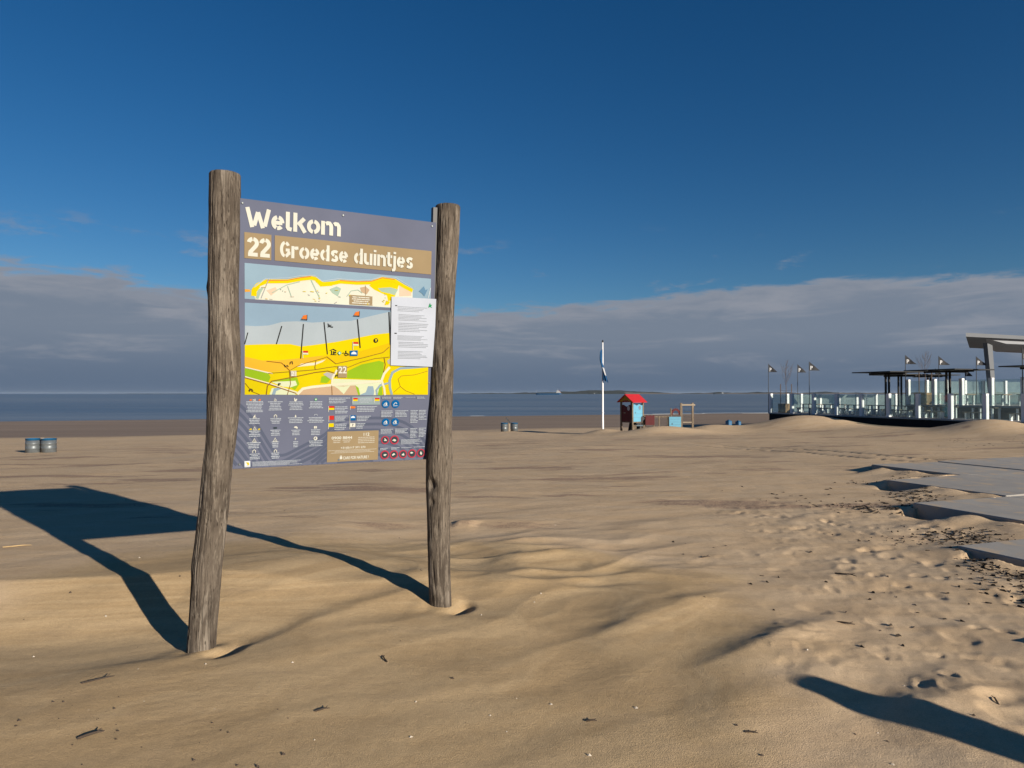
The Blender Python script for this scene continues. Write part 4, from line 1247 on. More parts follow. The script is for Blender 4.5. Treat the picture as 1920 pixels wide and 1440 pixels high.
    for i in range(n):
        for j in range(n):
            a, b, c, d = (i / n, j / n), ((i + 1) / n, j / n), ((i + 1) / n, (j + 1) / n), (i / n, (j + 1) / n)
            mb.quad(pt(*d), pt(*c), pt(*b), pt(*a)); mb.quad(pt(*a, -.0008), pt(*b, -.0008), pt(*c, -.0008), pt(*d, -.0008))
    sh = mb.build('sheet', 'print_paper', root); sh.matrix_basis = loc.copy()
    me = sh.data
    pr = Print(0.0); 
    for nn, al, *b in ART['paper_rows']: pr.rows('papertext', nn, al, *b, rnd, 0.42)
    for b in ART['paper_marks']: pr.rect('dark', *b)
    u0, v0, u1, v1 = ART['paper_logo']
    pr.poly('crossgreen', [(u0, v1), (u0 + 8, v0 + 12), (u0 + 14, v0), (u0 + 20, v0 + 14), (u1, v0 + 10), (u0 + 22, v0 + 24), (u1, v1), (u0 + 15, v0 + 30)])
    # lay the print on the bowed sheet
    ub = P4[0][0]; ue = P4[1][0]; vb = P4[0][1]; ve = P4[3][1]
    nv = []
    for (x, y, z) in pr.mb.v:
        s = (x / MM - ub) / (ue - ub); t = (-y / MM - vb) / (ve - vb)
        nv.append((x, y, pt(s, t)[2] + 0.0009 + z))
    pr.mb.v = nv
    o = pr.mb.build('printed_text', pr.mats, root); o['kind'] = 'stuff'; o.matrix_basis = loc.copy()
build_print()

# ------------------------------------------------------------------ timber post beside the viewer (its shadow crosses the lower right corner)
def side_post():
    H_ = 1.12; bx, by = 4.47, 0.98; g = zg(bx, by)
    root = thing('timber_post', (bx, by, g), 0, 'short round timber post casting the shadow at the lower right corner', 'post')
    path = [(bx, g - 0.35, 0.160), (bx + 0.01, g + 0.4, 0.155), (bx - 0.01, g + 0.85, 0.150), (bx, g + H_ - 0.12, 0.145), (bx, g + H_ - 0.05, 0.13), (bx, g + H_, 0.10)]
    build_log('log', path, by, (bx, by, g), 3.1, [(4.0, g + 0.5, 0.03, 0.05)], root)
side_post()

# ------------------------------------------------------------------ litter bins
def drum(loc, h, label, lean=0.0):
    r = 0.29
    root = thing('litter_drum', loc, 0, label, 'bin', 'steel drum litter bins on the beach')
    prof = [(r, -0.3), (r, h * .30), (r + .012, h * .32), (r, h * .34), (r, h * .62), (r + .012, h * .64), (r, h * .66), (r, h * .88)]
    MB().lathe(prof, n=28).build('body', 'drum_steel', root, smooth_=True)
    MB().lathe([(r + .004, h * .88), (r + .006, h * .985), (r + .016, h * .99), (r + .016, h), (r - .02, h), (r - .02, h * .9)], n=28).build('rim', 'drum_blue', root, smooth_=True)
    root.rotation_euler = (0, lean, 0)
    return root
def bins():
    y = 30.4; k = y / 1280
    zt = EYE - (822 - 738) * k
    for px, lab, ln in ((63, 'leftmost grey steel drum bin with blue rim at the far left', 0.01), (93, 'steel drum bin right of its twin at the far left', -0.015)):
        x = (px - 960) * k; g = zg(x, y); drum((x, y, g), zt - g, lab, ln)
    x = (79 - 960) * k; g = zg(x, y + 0.05)
    t = thing('bin_post', (x, y + 0.05, g), 0, 'tan wooden stake between the two drum bins at far left', 'post')
    MB().box((-.055, -.05, -.4), (.055, .05, zt - g + .03)).build('stake', 'pale_timber', t, bevel=0.008)
    y = 57.0; k = y / 1280; zt = EYE - (792.5 - 738) * k
    for px, lab, ln in ((945.5, 'distant steel drum bin, left of the pair near the flagpole', 0.0), (964.5, 'distant steel drum bin, right of the pair near the flagpole', 0.0)):
        x = (px - 960) * k; g = zg(x, y); drum((x, y, g), zt - g, lab, ln)
    x = (955 - 960) * k; g = zg(x, y)
    t = thing('bin_post', (x, y, g), 0, 'wooden stake with tilted dark board between the distant drum bins', 'post')
    MB().box((-.06, -.05, -.4), (.06, .05, zt - g + .02)).build('stake', 'pale_timber', t, bevel=0.008)
    MB().bar((-.28, -.07, zt - g + .42), (.10, -.07, zt - g - .02), .05, .12).build('board', 'dark_metal', t)
bins()

# ------------------------------------------------------------------ flagpole
def flagpole():
    y = 56.0; k = y / 1280; x = 170 * k; g = zg(x, y)
    top = EYE + 96 * k
    root = thing('flagpole', (x, y, g), 0, 'tall white beach flagpole with dark tip', 'flagpole')
    H_ = top - g
    MB().tube([(0, 0, -.5), (0, 0, .9), (0, 0, 1.0), (.0, 0, H_ * .5), (0.01, 0, H_)], [.095, .092, .082, .072, .052], 14).build('pole', 'white_paint', root, smooth_=True)
    MB().lathe([(.055, 0), (.075, .03), (.07, .12), (.03, .2)], (0.01, 0, H_), 12).build('finial', 'black_metal', root)
    MB().lathe([(.10, 1.55), (.105, 1.56), (.105, 1.6), (.10, 1.61)], n=14).build('collar', 'grey_white_paint', root)
    f = thing('flag', (x, y - .1, EYE + 28 * k), 0, 'limp blue and white flag hanging on the white flagpole', 'flag')
    n, m = 26, 20; v = []; L = (712 - 655) * k; mb = MB(); mb2 = []
    for j in range(n + 1):
        t = j / n; z = (83 - 28) * k - t * L
        for i in range(m + 1):
            s = i / m
            fold = math.sin(s * 13 + t * 2.2) * 0.07 * (.4 + t) - .12
            xx = -.03 + (-.20 - .16 * math.sin(t * 3.4)) * math.sin(s * 3.0) * (1 - t) + (.62 * max(0, t - .25)) * s
            yy = fold - .02
            mb.v.append((xx, yy, z - .35 * s * (1 - .3 * t)))
    for j in range(n):
        for i in range(m):
            a = j * (m + 1) + i
            mb.f.append((a, a + 1, a + m + 2, a + m + 1))
            mb.m.append(1 if (.48 < j / n < .74 and i > m * .62) else 0)
    mb.build('cloth', ['flag_blue', 'flag_white'], f, smooth_=True)
flagpole()

# ------------------------------------------------------------------ playground
def rot_box(mb, lo, hi):
    return mb.box(lo, hi)
def playground():
    y = 49.0; k = y / 1280; bx = (1164.8 - 960) * k; bz = EYE - 69.5 * k
    # play house, turned fifty degrees
    h = thing('playhouse', (bx, y, bz), R(-50), 'small red-roofed playhouse with maroon and light blue walls', 'playhouse')
    A, B_ = 1.02, 1.14
    for (px, py) in ((0, 0), (A, 0), (0, B_), (A, B_)):
        MB().box((px - .06, py - .06, -.7), (px + .06, py + .06, 2.10)).build('post', 'play_timber', h, bevel=.006)
    MB().box((-.02, -.02, .60), (A + .02, B_ + .02, .665)).build('floor', 'play_timber', h)
    # maroon gable wall with a wavy top and an oval mirror
    top = [(.05 + .92 * i / 12, 1.80 + .07 * math.sin(i / 12 * 9.4)) for i in range(13)]
    p = [(.05, .67), (.97, .67)] + top[::-1]
    w = MB().prism(p, .03, Matrix.Translation((0, -.025, 0))).build('wall', 'play_maroon', h)
    MB().prism([(.70 + .12 * math.cos(t * .5236), 1.62 + .17 * math.sin(t * .5236)) for t in range(12)], .01, Matrix.Translation((0, -.037, 0))).build('mirror', 'flag_white', w)
    MB().box((.25, -.04, 1.26), (.42, -.028, 1.32)).build('slot', 'pale_timber', w)
    # light blue side wall with a porthole
    side = Matrix(((0, -1, 0, A + .028), (1, 0, 0, 0), (0, 0, 1, 0), (0, 0, 0, 1)))
    top = [(.05 + 1.04 * i / 14, 1.86 + .045 * math.sin(i / 14 * 12.5)) for i in range(15)]
    w = MB().prism([(.05, .67), (1.09, .67)] + top[::-1], .03, side).build('wall', 'play_blue', h)
    MB().prism([(.78 + .13 * math.cos(t * .449), 1.66 + .13 * math.sin(t * .449)) for t in range(14)], .012, side @ Matrix.Translation((0, -.014, 0))).build('porthole', 'play_grey', w)
    MB().prism([(.25, 1.27), (.33, 1.27), (.33, 1.33), (.25, 1.33)], .012, side @ Matrix.Translation((0, -.014, 0))).build('slot', 'dark_metal', w)
    for z in (.95, 1.22, 1.50):
        MB().prism([(.055, z), (1.085, z), (1.085, z + .012), (.055, z + .012)], .004, side @ Matrix.Translation((0, -.004, 0))).build('board_joint', 'play_grey', w)
    # roof
    for s in (-1, 1):
        e, r = (A / 2 + s * .74, 2.03), (A / 2, 2.58)
        r_ = MB(); nrm = .035
        r_.prism([r, e, (e[0], e[1] + nrm), (r[0], r[1] + nrm * 1.2)], B_ + .44, Matrix.Translation((0, -.22, 0)))
        r_.build('roof_panel', 'play_red', h)
    g = MB().prism([(A / 2 - .62, 2.09), (A / 2 - .36, 2.09), (A / 2 - .2, 2.17), (A / 2, 2.20), (A / 2 + .2, 2.17), (A / 2 + .36, 2.09), (A / 2 + .62, 2.09), (A / 2, 2.55)], .03, Matrix.Translation((0, -.10, 0)))
    g.build('gable', 'play_ochre', h)
    g = MB().prism([(A / 2 - .62, 2.09), (A / 2 + .62, 2.09), (A / 2, 2.55)], .03, Matrix.Translation((0, B_ + .05, 0))); g.build('gable', 'play_ochre', h)
    MB().prism([(-.25, -.5), (.0, .6), (.95, .6), (.9, -.5)], .05, Matrix.Translation((0, .9, 0))).build('ramp', 'black_board', h)  # black sheet standing in for the shade under the house floor
    X = lambda c: (c - 430) * .004; Z = lambda c: (850 - c) * .004
    # low landing, slide and bridge
    b = thing('play_bridge', (bx + 1.2, y, bz), 0, 'low wooden play bridge with maroon barrel panel between the playhouse and climbing frame', 'play bridge')
    def bb(name, c0, c1, z0, z1, y0, y1, mat):
        MB().box((X(c0) - 1.2, y0, z0), (X(c1) - 1.2, y1, z1)).build(name, mat, b, bevel=.006)
    bb('landing', 612, 812, .36, .43, -.75, -.15, 'play_grey')
    for c in (612, 640, 790): bb('leg', c, c + 26, -.5, .44, -.78, -.68, 'play_timber')
    MB().bar((X(705) - 1.2, -.2, Z(735)), (X(825) - 1.2, -.2, Z(605)), .06, .25).build('slide', 'dark_metal', b)
    top = [(X(855 + 155 * i / 12) - 1.2, Z(575) + .03 * math.sin(i * 1.3)) for i in range(13)]
    MB().prism([(X(855) - 1.2, Z(745)), (X(1010) - 1.2, Z(745))] + top[::-1], .05, Matrix.Translation((0, -.3, 0))).build('panel', 'play_maroon', b)
    MB().prism([(X(830) - 1.2, Z(745)), (X(1000) - 1.2, Z(745)), (X(1000) - 1.2, Z(620)), (X(830) - 1.2, Z(590))], .05, Matrix.Translation((0, .35, 0))).build('panel', 'play_maroon', b)
    for c in (840, 1004, 1098, 1258): bb('post', c, c + 24, -.5, Z(585), .02, .12, 'play_timber')
    bb('hand_rail', 1010, 1290, Z(612), Z(592), .03, .11, 'play_timber')
    bb('deck', 835, 1290, .16, .26, -.2, .5, 'play_timber')
    c = thing('climbing_frame', (bx + 3.4, y, bz), 0, 'wooden climbing frame with ladder rungs, light blue panel and maroon arch', 'climbing frame')
    def cb(name, c0, c1, z0, z1, y0, y1, mat):
        MB().box((X(c0) - 3.4, y0, z0), (X(c1) - 3.4, y1, z1)).build(name, mat, c, bevel=.005)
    cb('panel', 1285, 1498, Z(790), Z(600), -.06, -.02, 'play_blue')
    cb('slot', 1330, 1346, Z(742), Z(715), -.07, -.058, 'dark_metal')
    for z in (645, 695, 742): cb('board_joint', 1288, 1495, Z(z), Z(z) + .012, -.064, -.056, 'play_grey')
    outer = arc(X(1408) - 3.4, Z(560), .36, Z(450) - Z(560), 0, 180, 14); inner = arc(X(1408) - 3.4, Z(575), .22, Z(490) - Z(575), 180, 0, 14)
    MB().prism(outer + inner, .05, Matrix.Translation((0, .02, 0))).build('arch', 'play_maroon', c)
    for c0, c1, z1, yy, mt in ((1312, 1332, Z(450), .0, 'play_timber'), (1486, 1526, Z(355), -.02, 'play_timber'), (1530, 1560, Z(450), .55, 'play_timber'), (1694, 1730, Z(350), -.02, 'play_timber'), (1732, 1756, Z(390), .55, 'play_timber')):
        cb('post', c0, c1, -.6, z1, yy, yy + .1, mt)
    cb('top_beam', 1505, 1752, Z(402), Z(372), -.05, -.012, 'pale_timber')
    for z in (510, 605, 795): cb('rung', 1560, 1700, Z(z) - .02, Z(z) + .025, .0, .045, 'dark_metal')
    cb('step', 1530, 1705, Z(708), Z(690), -.02, .12, 'pale_timber')
    MB().bar((X(1575) - 3.4, .1, Z(850)), (X(1650) - 3.4, .4, Z(795)), .06).build('brace', 'play_timber', c)
    # low blue plastic things in the hollow behind
    yy = 54.0; k = yy / 1280; x = (1366 - 960) * k; g = zg(x, yy)
    zb = EYE - (791 - 738) * k
    for dx, ww, hh, lab in ((0.0, .34, .15, 'low blue plastic block lying on sand left of the terrace'), (.75, .28, .1, 'smaller blue block right of the other blue block on the sand')):
        o = thing('plastic_block', (x + dx, yy, max(g, zb - .05)), R(12), lab, 'block')
        MB().box((-ww / 2, -.25, -.25), (ww / 2, .25, hh)).build('body', 'drum_blue', o, bevel=.05)
        MB().box((-ww * .22, -.12, hh - .005), (ww * .22, .12, hh + .06)).build('knob', 'drum_blue', o, bevel=.02)
playground()

# ------------------------------------------------------------------ beach club terrace
PAV = (21.75, 58.0, 0.0); PRZ = math.atan2(.348, .937)
PN = Vector((math.cos(PRZ), math.sin(PRZ), 0)); PE = Vector((math.sin(PRZ), -math.cos(PRZ), 0))
def pav(w, t, z=0.0):
    v = Vector(PAV) + PN * w + PE * t; v.z = z; return v
DECK, UP = 0.05, 0.86
def terrace():
    d = thing('terrace_deck', PAV, PRZ, 'long raised beach terrace deck with black boarded skirt', 'terrace')
    MB().box((0, -30, DECK - .10), (36, 0.0, DECK)).build('deck_floor', 'deck_board', d)
    MB().box((0.06, -30.0, -2.2), (.14, -.06, DECK - .103)).build('skirt', 'black_board', d)
    MB().box((0.143, -.14, -2.2), (36, -.06, DECK - .103)).build('skirt', 'black_board', d)
    u = thing('upper_deck', pav(4, 9.8), PRZ, 'raised upper terrace deck with brown timber riser behind the lower terrace', 'terrace')
    MB().box((0, -20, UP - .12), (30, 0, UP)).build('deck_floor', 'deck_board', u)
    MB().box((.10, -20, DECK), (.16, -.05, UP - .123)).build('riser', 'bench_timber', u)
    MB().box((.163, -.12, DECK), (26, -.05, UP - .123)).build('riser', 'bench_timber', u)
    MB().box((-.75, -19.5, DECK), (.097, -1.6, DECK + .42)).build('bench_step', 'bench_timber', u, bevel=.01)

    def fence(name, label, pts, base, ph, gh, pw, glass_from=0.07):
        o = pts[0]
        root = thing(name, pav(o[0], o[1], base), PRZ, label, 'fence')
        for (w, t) in pts:
            lx, ly = w - o[0], -(t - o[1])
            MB().box((lx - pw / 2, ly - pw / 2, 0), (lx + pw / 2, ly + pw / 2, ph)).build('post', 'white_paint', root, bevel=.012)
        for a, b in zip(pts[:-1], pts[1:]):
            la = Vector((a[0] - o[0], -(a[1] - o[1]), 0)); lb = Vector((b[0] - o[0], -(b[1] - o[1]), 0))
            dd = (lb - la).normalized()
            p, q = la + dd * (pw / 2 + .004), lb - dd * (pw / 2 + .004)
            nn = Vector((-dd.y, dd.x, 0)) * .006
            mb = MB(); z0, z1 = glass_from, gh
            c = [p - nn, q - nn, q + nn, p + nn]
            i = 0; mb.v = [(v.x, v.y, z0) for v in c] + [(v.x, v.y, z1) for v in c]
            mb.f = [(0, 3, 2, 1), (4, 5, 6, 7), (0, 1, 5, 4), (1, 2, 6, 5), (2, 3, 7, 6), (3, 0, 4, 7)]; mb.m = [0] * 6
            mb.build('glass_panel', 'windscreen_glass', root)
        return root
    fence('glass_fence', 'front glass windscreen of white posts along the lower terrace edge', [(0.16, t) for t in (0.16, 2.6, 4.95, 7.2, 9.45, 11.7, 13.95, 16.2, 18.4, 20.6, 22.8, 25.0)], DECK, 1.60, 1.52, .24)
    fence('glass_fence', 'seaward end windscreen of white posts and glass at the left end of the terrace', [(w, .16) for w in (1.9, 3.4, 5.5, 7.6, 9.7, 12, 14.4, 17, 20, 23, 26, 29)], DECK, 1.58, 1.5, .22)
    fence('glass_fence', 'taller glass windscreen with white posts along the upper terrace front', [(4.14, t) for t in (9.95, 12, 14, 16, 18, 20, 22, 24)], UP, 1.82, 1.72, .24)
    fence('glass_fence', 'upper terrace side windscreen behind the dark canopies', [(w, 9.95) for w in (6, 8, 10, 12, 14.5, 17)], UP, 1.80, 1.72, .22)

    def canopy(w, t, side, z, base, label):
        root = thing('shade_canopy', pav(w, t, base), PRZ, label, 'canopy', 'flat dark shade canopies on the terrace')
        h = z - base
        MB().box((-side / 2, -side / 2, h - .05), (side / 2, side / 2, h + .02)).build('roof', 'black_metal', root, bevel=.008)
        MB().box((-side / 2 + .1, -.07, h - .17), (side / 2 - .1, .07, h - .053)).build('beam', 'black_metal', root)
        MB().box((-.07, -side / 2 + .1, h - .168), (.07, side / 2 - .1, h - .0535)).build('cross_beam', 'black_metal', root)
        for s in (-1, 1):
            MB().box((s * .16 - .05, -.06, 0), (s * .16 + .05, .06, h - .17)).build('post', 'black_metal', root)
    canopy(2.6, 9.5, 3.3, 3.22, DECK, 'flat black shade canopy nearest the sea on twin dark posts')
    canopy(9.2, 5.0, 3.2, 3.22, DECK, 'flat black shade canopy behind, second back near the bare tree')
    canopy(12.8, 4.8, 3.2, 3.22, DECK, 'farthest flat black shade canopy beyond the bare tree')
    canopy(3.0, 13.9, 3.7, 3.24, DECK, 'wide flat black shade canopy on a dark post mid terrace')
    canopy(3.2, 20.2, 3.7, 3.3, DECK, 'flat black shade canopy cut off by the right edge')

    # pavilion roof
    b = thing('pavilion', pav(18, 10.6, UP), PRZ, 'pavilion with a sweeping pale cantilevered roof and slanted column', 'building')
    ox, oy = 18, 10.6
    def lb(name, w0, w1, t0, t1, z0, z1, mat, bev=0.0):
        return MB().box((w0 - ox, -(t1 - oy), z0 - UP), (w1 - ox, -(t0 - oy), z1 - UP)).build(name, mat, b, bevel=bev)
    mb = MB(); 
    def plan(name, mat, front, back, tf, tb):
        m_ = MB(); n_ = len(front)
        m_.v = [(w - ox, -(tf - oy), z - UP) for w, z in front] + [(w - ox, -(tb - oy), z - UP) for w, z in back]
        m_.f = [tuple(range(n_)), tuple(reversed(range(n_, 2 * n_)))] + [(i, i + n_, (i + 1) % n_ + n_, (i + 1) % n_) for i in range(n_)]
        m_.m = [0] * len(m_.f); m_.build(name, mat, b)
    plan('roof', 'fascia_grey', [(7.9, 5.82), (7.9, 6.10), (34, 5.95), (34, 5.67)], [(20.2, 5.82), (20.2, 6.10), (34, 5.95), (34, 5.67)], 11.6, 3.0)
    plan('soffit', 'roof_panel', [(10.6, 5.795), (12.8, 5.45), (34, 5.36), (34, 5.66)], [(21.6, 5.80), (22.8, 5.48), (34, 5.36), (34, 5.66)], 11.2, 3.6)
    mb = MB(); prof = [(12.05, 0.86), (12.42, .86), (12.02, 5.33), (11.45, 5.52)]
    mb.prism([(w - ox, z - UP) for w, z in prof], .34, Matrix.Translation((0, -(10.7 - oy), 0))).build('column', 'fascia_grey', b)
    lb('wall', 27.2, 33, 4.2, 10.4, UP, 5.35, 'roof_panel')
    for k in range(4):
        lb('window', 27.5 + k * 1.4, 28.7 + k * 1.4, 10.403, 10.45, UP + .3, 4.6, 'dark_metal')

    # pennants
    def pennant(w, t, base, top, h, ln, label, seed):
        p = pav(w, t, base)
        root = thing('pennant_flag', p, 0, label, 'flag', 'black triangular pennants on the terrace')
        H_ = top - base
        MB().tube([(0, 0, 0), (0, 0, H_ * .6), (0, 0, H_ + .04)], [.03, .026, .022], 8).build('pole', 'dark_metal', root)
        mb = MB(); n = 10; wav = lambda s: .05 * math.sin(s * 7 + seed) * s
        for side, dy in ((0, -.004), (1, .004)):
            for i in range(n):
                s0, s1 = i / n, (i + 1) / n
                q = [(.03 + ln * s0, wav(s0) + dy, H_ - h), (.03 + ln * s1, wav(s1) + dy, H_ - h), (.03 + ln * s1, wav(s1) + dy, H_ - h * s1 - .0005), (.03 + ln * s0, wav(s0) + dy, H_ - h * s0)]
                mb.poly(q if side == 0 else q[::-1])
        cl = mb.build('pennant', 'pennant_cloth', root)
        cap = h * .44; mb = MB(); sw = .13 * cap
        for st in GL['P'][1]:
            pts = [Vector((.09 + p_[0] * cap, H_ - h * .90 + p_[1] * cap)) for p_ in st]
            for a, c in zip(pts[:-1], pts[1:]):
                dd = (c - a).normalized(); nn = Vector((-dd.y, dd.x)) * sw / 2
                a2, c2 = a - dd * sw * .2, c + dd * sw * .2
                f = lambda v: (v.x, wav((v.x - .03) / ln) - .012, v.y)
                mb.poly([f(a2 - nn), f(c2 - nn), f(c2 + nn), f(a2 + nn)])
        mb.build('letter', 'white_paint', cl)
    pennant(.16, -.12, DECK, 4.16, .68, .74, 'leftmost black P pennant, at the seaward corner of the terrace', .3)
    pennant(3.3, -.12, DECK, 4.16, .68, .76, 'second black P pennant from the left', 1.2)
    pennant(-.06, 4.7, -.9, 4.14, .68, .82, 'third black P pennant from the left, on a pole before the skirt', 2.0)
    pennant(4.14, 9.72, DECK, 4.46, .64, .80, 'tall black P pennant left of the bare tree on the upper terrace', 3.1)
    pennant(7.0, 10.15, UP, 4.42, .64, .80, 'black P pennant above the wide dark canopy', 4.2)
    pennant(11.0, 10.15, UP, 4.46, .64, .82, 'black P pennant just left of the slanted column', 5.2)
    pennant(19.9, -.12, DECK, 4.0, .66, .74, 'small far black P pennant low behind the wide canopy', 6.0)
    pennant(23.9, -.12, DECK, 4.0, .66, .74, 'farthest small black P pennant left of the slanted column base', 7.0)
    pennant(3.9, 18.1, UP, 4.42, .64, .80, 'rightmost black P pennant under the pale roof at the frame edge', 8.0)

    # saplings in planters
    def sapling(w, t, base, top, lab_p, lab_t, lab_s, sz, seed):
        rnd = random.Random(seed)
        p = pav(w, t, base)
        pl = thing('planter', p, PRZ, lab_p, 'planter', 'wooden planters on the terrace')
        hgt = sz * .86
        for s, (a, c) in enumerate((((-sz / 2, -sz / 2), (sz / 2, -sz / 2 + .04)), ((-sz / 2, sz / 2 - .04), (sz / 2, sz / 2)), ((-sz / 2, -sz / 2 + .043), (-sz / 2 + .04, sz / 2 - .043)), ((sz / 2 - .04, -sz / 2 + .043), (sz / 2, sz / 2 - .043)))):
            for q in range(4):
                MB().box((a[0], a[1], q * hgt / 4 + .004), (c[0], c[1], (q + 1) * hgt / 4 - .004)).build('plank', 'planter_wood', pl)
        MB().box((-sz / 2 + .045, -sz / 2 + .045, .05), (sz / 2 - .045, sz / 2 - .045, hgt - .06)).build('soil', 'soil', pl)
        tr = thing('sapling', (p.x, p.y, base + hgt - .1), 0, lab_t, 'tree', 'bare saplings on the terrace')
        H_ = top - base - hgt + .1
        trunk = [(0, 0, 0), (.02, 0, H_ * .3), (-.01, .01, H_ * .6), (.02, 0, H_)]
        MB().tube(trunk, [.028, .024, .017, .006], 7).build('trunk', 'bare_bark', tr)
        mb = MB()
        for i in range(15):
            z = H_ * rnd.uniform(.42, .9); a = rnd.uniform(0, 6.28); L = (H_ - z) * rnd.uniform(.35, .75) + .15
            q = [(.0, 0, z), (math.cos(a) * L * .35, math.sin(a) * L * .35, z + L * .5), (math.cos(a) * L * .5, math.sin(a) * L * .5, z + L)]
            mb.tube(q, [.010, .007, .003], 4, False)
            for _ in range(3):
                f = rnd.uniform(.3, .9); b2 = a + rnd.uniform(-1.2, 1.2); l2 = L * .4
                s = Vector(q[0]).lerp(Vector(q[2]), f)
                mb.tube([s, s + Vector((math.cos(b2) * l2 * .5, math.sin(b2) * l2 * .5, l2 * .8))], [.005, .002], 4, False)
        mb.build('crown', 'bare_bark', tr)
        stx = thing('tree_stakes', (p.x, p.y, base), PRZ * 0, lab_s, 'stakes', 'stakes beside the saplings')
        for s in (-.46, .46):
            MB().tube([(s, -.02, hgt - .5), (s, -.02, hgt + 1.65)], .035, 8).build('stake', 'bare_bark', stx)
        MB().bar((-.46, -.05, hgt + 1.12), (0.03, -.03, hgt + 1.05), .05, .02).build('strap', 'black_metal', stx)
        MB().bar((.46, -.05, hgt + 1.16), (.03, -.03, hgt + 1.05), .05, .02).build('strap', 'black_metal', stx)
    sapling(1.05, .95, DECK, 4.5, 'wooden planter box at the left end of the terrace', 'thin bare sapling at the left end of the terrace', 'pair of stakes holding the sapling at the left end', .88, 2)
    sapling(4.9, 10.7, UP, 4.75, 'wooden planter box on the upper terrace behind glass', 'thin bare sapling between the tall pennants on the upper terrace', 'pair of stakes holding the sapling on the upper terrace', 1.0, 9)

    # tables and benches
    def table(w, t, base, L, label):
        o = thing('table', pav(w, t, base), PRZ, label, 'table', 'tables on the terrace')
        MB().box((-.4, -L / 2, .70), (.4, L / 2, .75)).build('table_top', 'bench_timber', o, bevel=.008)
        for sx in (-1, 1):
            for sy in (-1, 1):
                MB().box((sx * .32 - .05, sy * (L / 2 - .15) - .05, 0), (sx * .32 + .05, sy * (L / 2 - .15) + .05, .70)).build('leg', 'white_paint', o)
    def bench(w, t, base, L, label):
        o = thing('bench', pav(w, t, base), PRZ, label, 'bench', 'benches on the terrace')
        MB().box((-.19, -L / 2, .40), (.19, L / 2, .45)).build('seat', 'pale_timber', o, bevel=.006)
        for sy in (-1, 1):
            MB().box((-.16, sy * (L / 2 - .15) - .05, 0), (.16, sy * (L / 2 - .15) + .05, .40)).build('leg', 'white_paint', o)
    names = ['first', 'second', 'third', 'fourth', 'fifth']
    for i, t in enumerate((2.6, 4.9, 7.2, 9.4, 11.6)):
        table(2.3, t, DECK, 1.7, 'dark topped terrace table, %s from the sea end' % names[i])
        bench(1.45, t, DECK, 1.6, 'pale bench in front of the %s terrace table from the sea end' % names[i])
        bench(3.1, t, DECK, 1.6, 'pale bench behind the %s terrace table from the sea end' % names[i])
    for i, t in enumerate((14.4, 17.2, 19.9)):
        table(1.9, t, DECK, 1.5, 'dark topped terrace table before the brown riser, %s of three' % names[i])
        bench(1.0, t, DECK, 1.4, 'pale bench in front of the %s table before the brown riser' % names[i])
    for i, t in enumerate((12.6, 15.0, 17.4)):
        table(6.0, t, UP, 1.6, 'table on the upper terrace behind glass, %s from the left' % names[i])
terrace()

# ------------------------------------------------------------------ shipping
def ship(name, X, Y, L, hull_mat, label, detail=True, flip=1):
    root = thing(name, (X, Y, SEA_Z), 0, label, 'ship')
    h = L * .052; bm_ = L * .13
    mb = MB(); n = 24
    for i in range(n + 1):
        s = i / n; x = (s - .5) * L
        wdt = bm_ / 2 * (min(1, (s / .14)) ** .6 if s < .14 else (1 if s < .93 else 1 - .35 * (s - .93) / .07))
        sheer = h * (1 + .7 * max(0, 1 - s / .12) ** 2 + (.45 if s > .84 else 0))
        mb.v += [(x + (s < .1) * .02 * L * .3, -wdt * .8, -2), (x, -wdt, sheer), (x, wdt, sheer), (x + (s < .1) * .02 * L * .3, wdt * .8, -2)]
    for i in range(n):
        a = i * 4; b = a + 4
        for (p, q) in ((0, 1), (1, 2), (2, 3)):
            mb.f.append((a + p, b + p, b + q, a + q)); mb.m.append(0)
    mb.f.append((0, 1, 2, 3)); mb.m.append(0); e = n * 4; mb.f.append((e + 3, e + 2, e + 1, e)); mb.m.append(0)
    mb.build('hull', hull_mat, root)
    def bx(nm, s0, s1, z0, z1, wd, mat):
        MB().box(((s0 - .5) * L, -bm_ * wd / 2, z0 * h), ((s1 - .5) * L, bm_ * wd / 2, z1 * h)).build(nm, mat, root)
    bx('hatch_coaming', .16, .78, .95, 1.22, .75, 'hull_dark')
    bx('deckhouse', .80, .97, 1.45, 2.25, .85, 'ship_white')
    bx('deckhouse', .81, .94, 2.251, 2.8, .7, 'ship_white')
    if detail:
        bx('wheelhouse', .82, .89, 2.801, 3.3, .8, 'ship_white')
        bx('funnel', .925, .95, 2.302, 3.5, .25, 'ship_red')
        MB().tube([((.86 - .5) * L, 0, 3.6 * h), ((.86 - .5) * L, 0, 4.7 * h)], .45, 6).build('mast', 'ship_white', root)
        MB().tube([((.035 - .5) * L, 0, 1.5 * h), ((.035 - .5) * L, 0, 3.3 * h)], .5, 6).build('foremast', 'ship_white', root)
        bx('stern_gear', .955, .99, 1.45, 1.9, .6, 'ship_red')
    root.scale = (flip, 1, 1)
ship('cargo_ship', (1028.5 - 960) / 1280 * 3000, 3000, 112, 'hull_blue', 'blue-hulled coaster with white superstructure out at sea')
ship('cargo_ship', (1347 - 960) / 1280 * 5600, 5600, 88, 'hull_dark', 'faint dark ship near the far coast right of the playground', False)
ship('cargo_ship', (1110 - 960) / 1280 * 6400, 6400, 60, 'hull_dark', 'tiny ship near the far coast left of the flagpole', False)

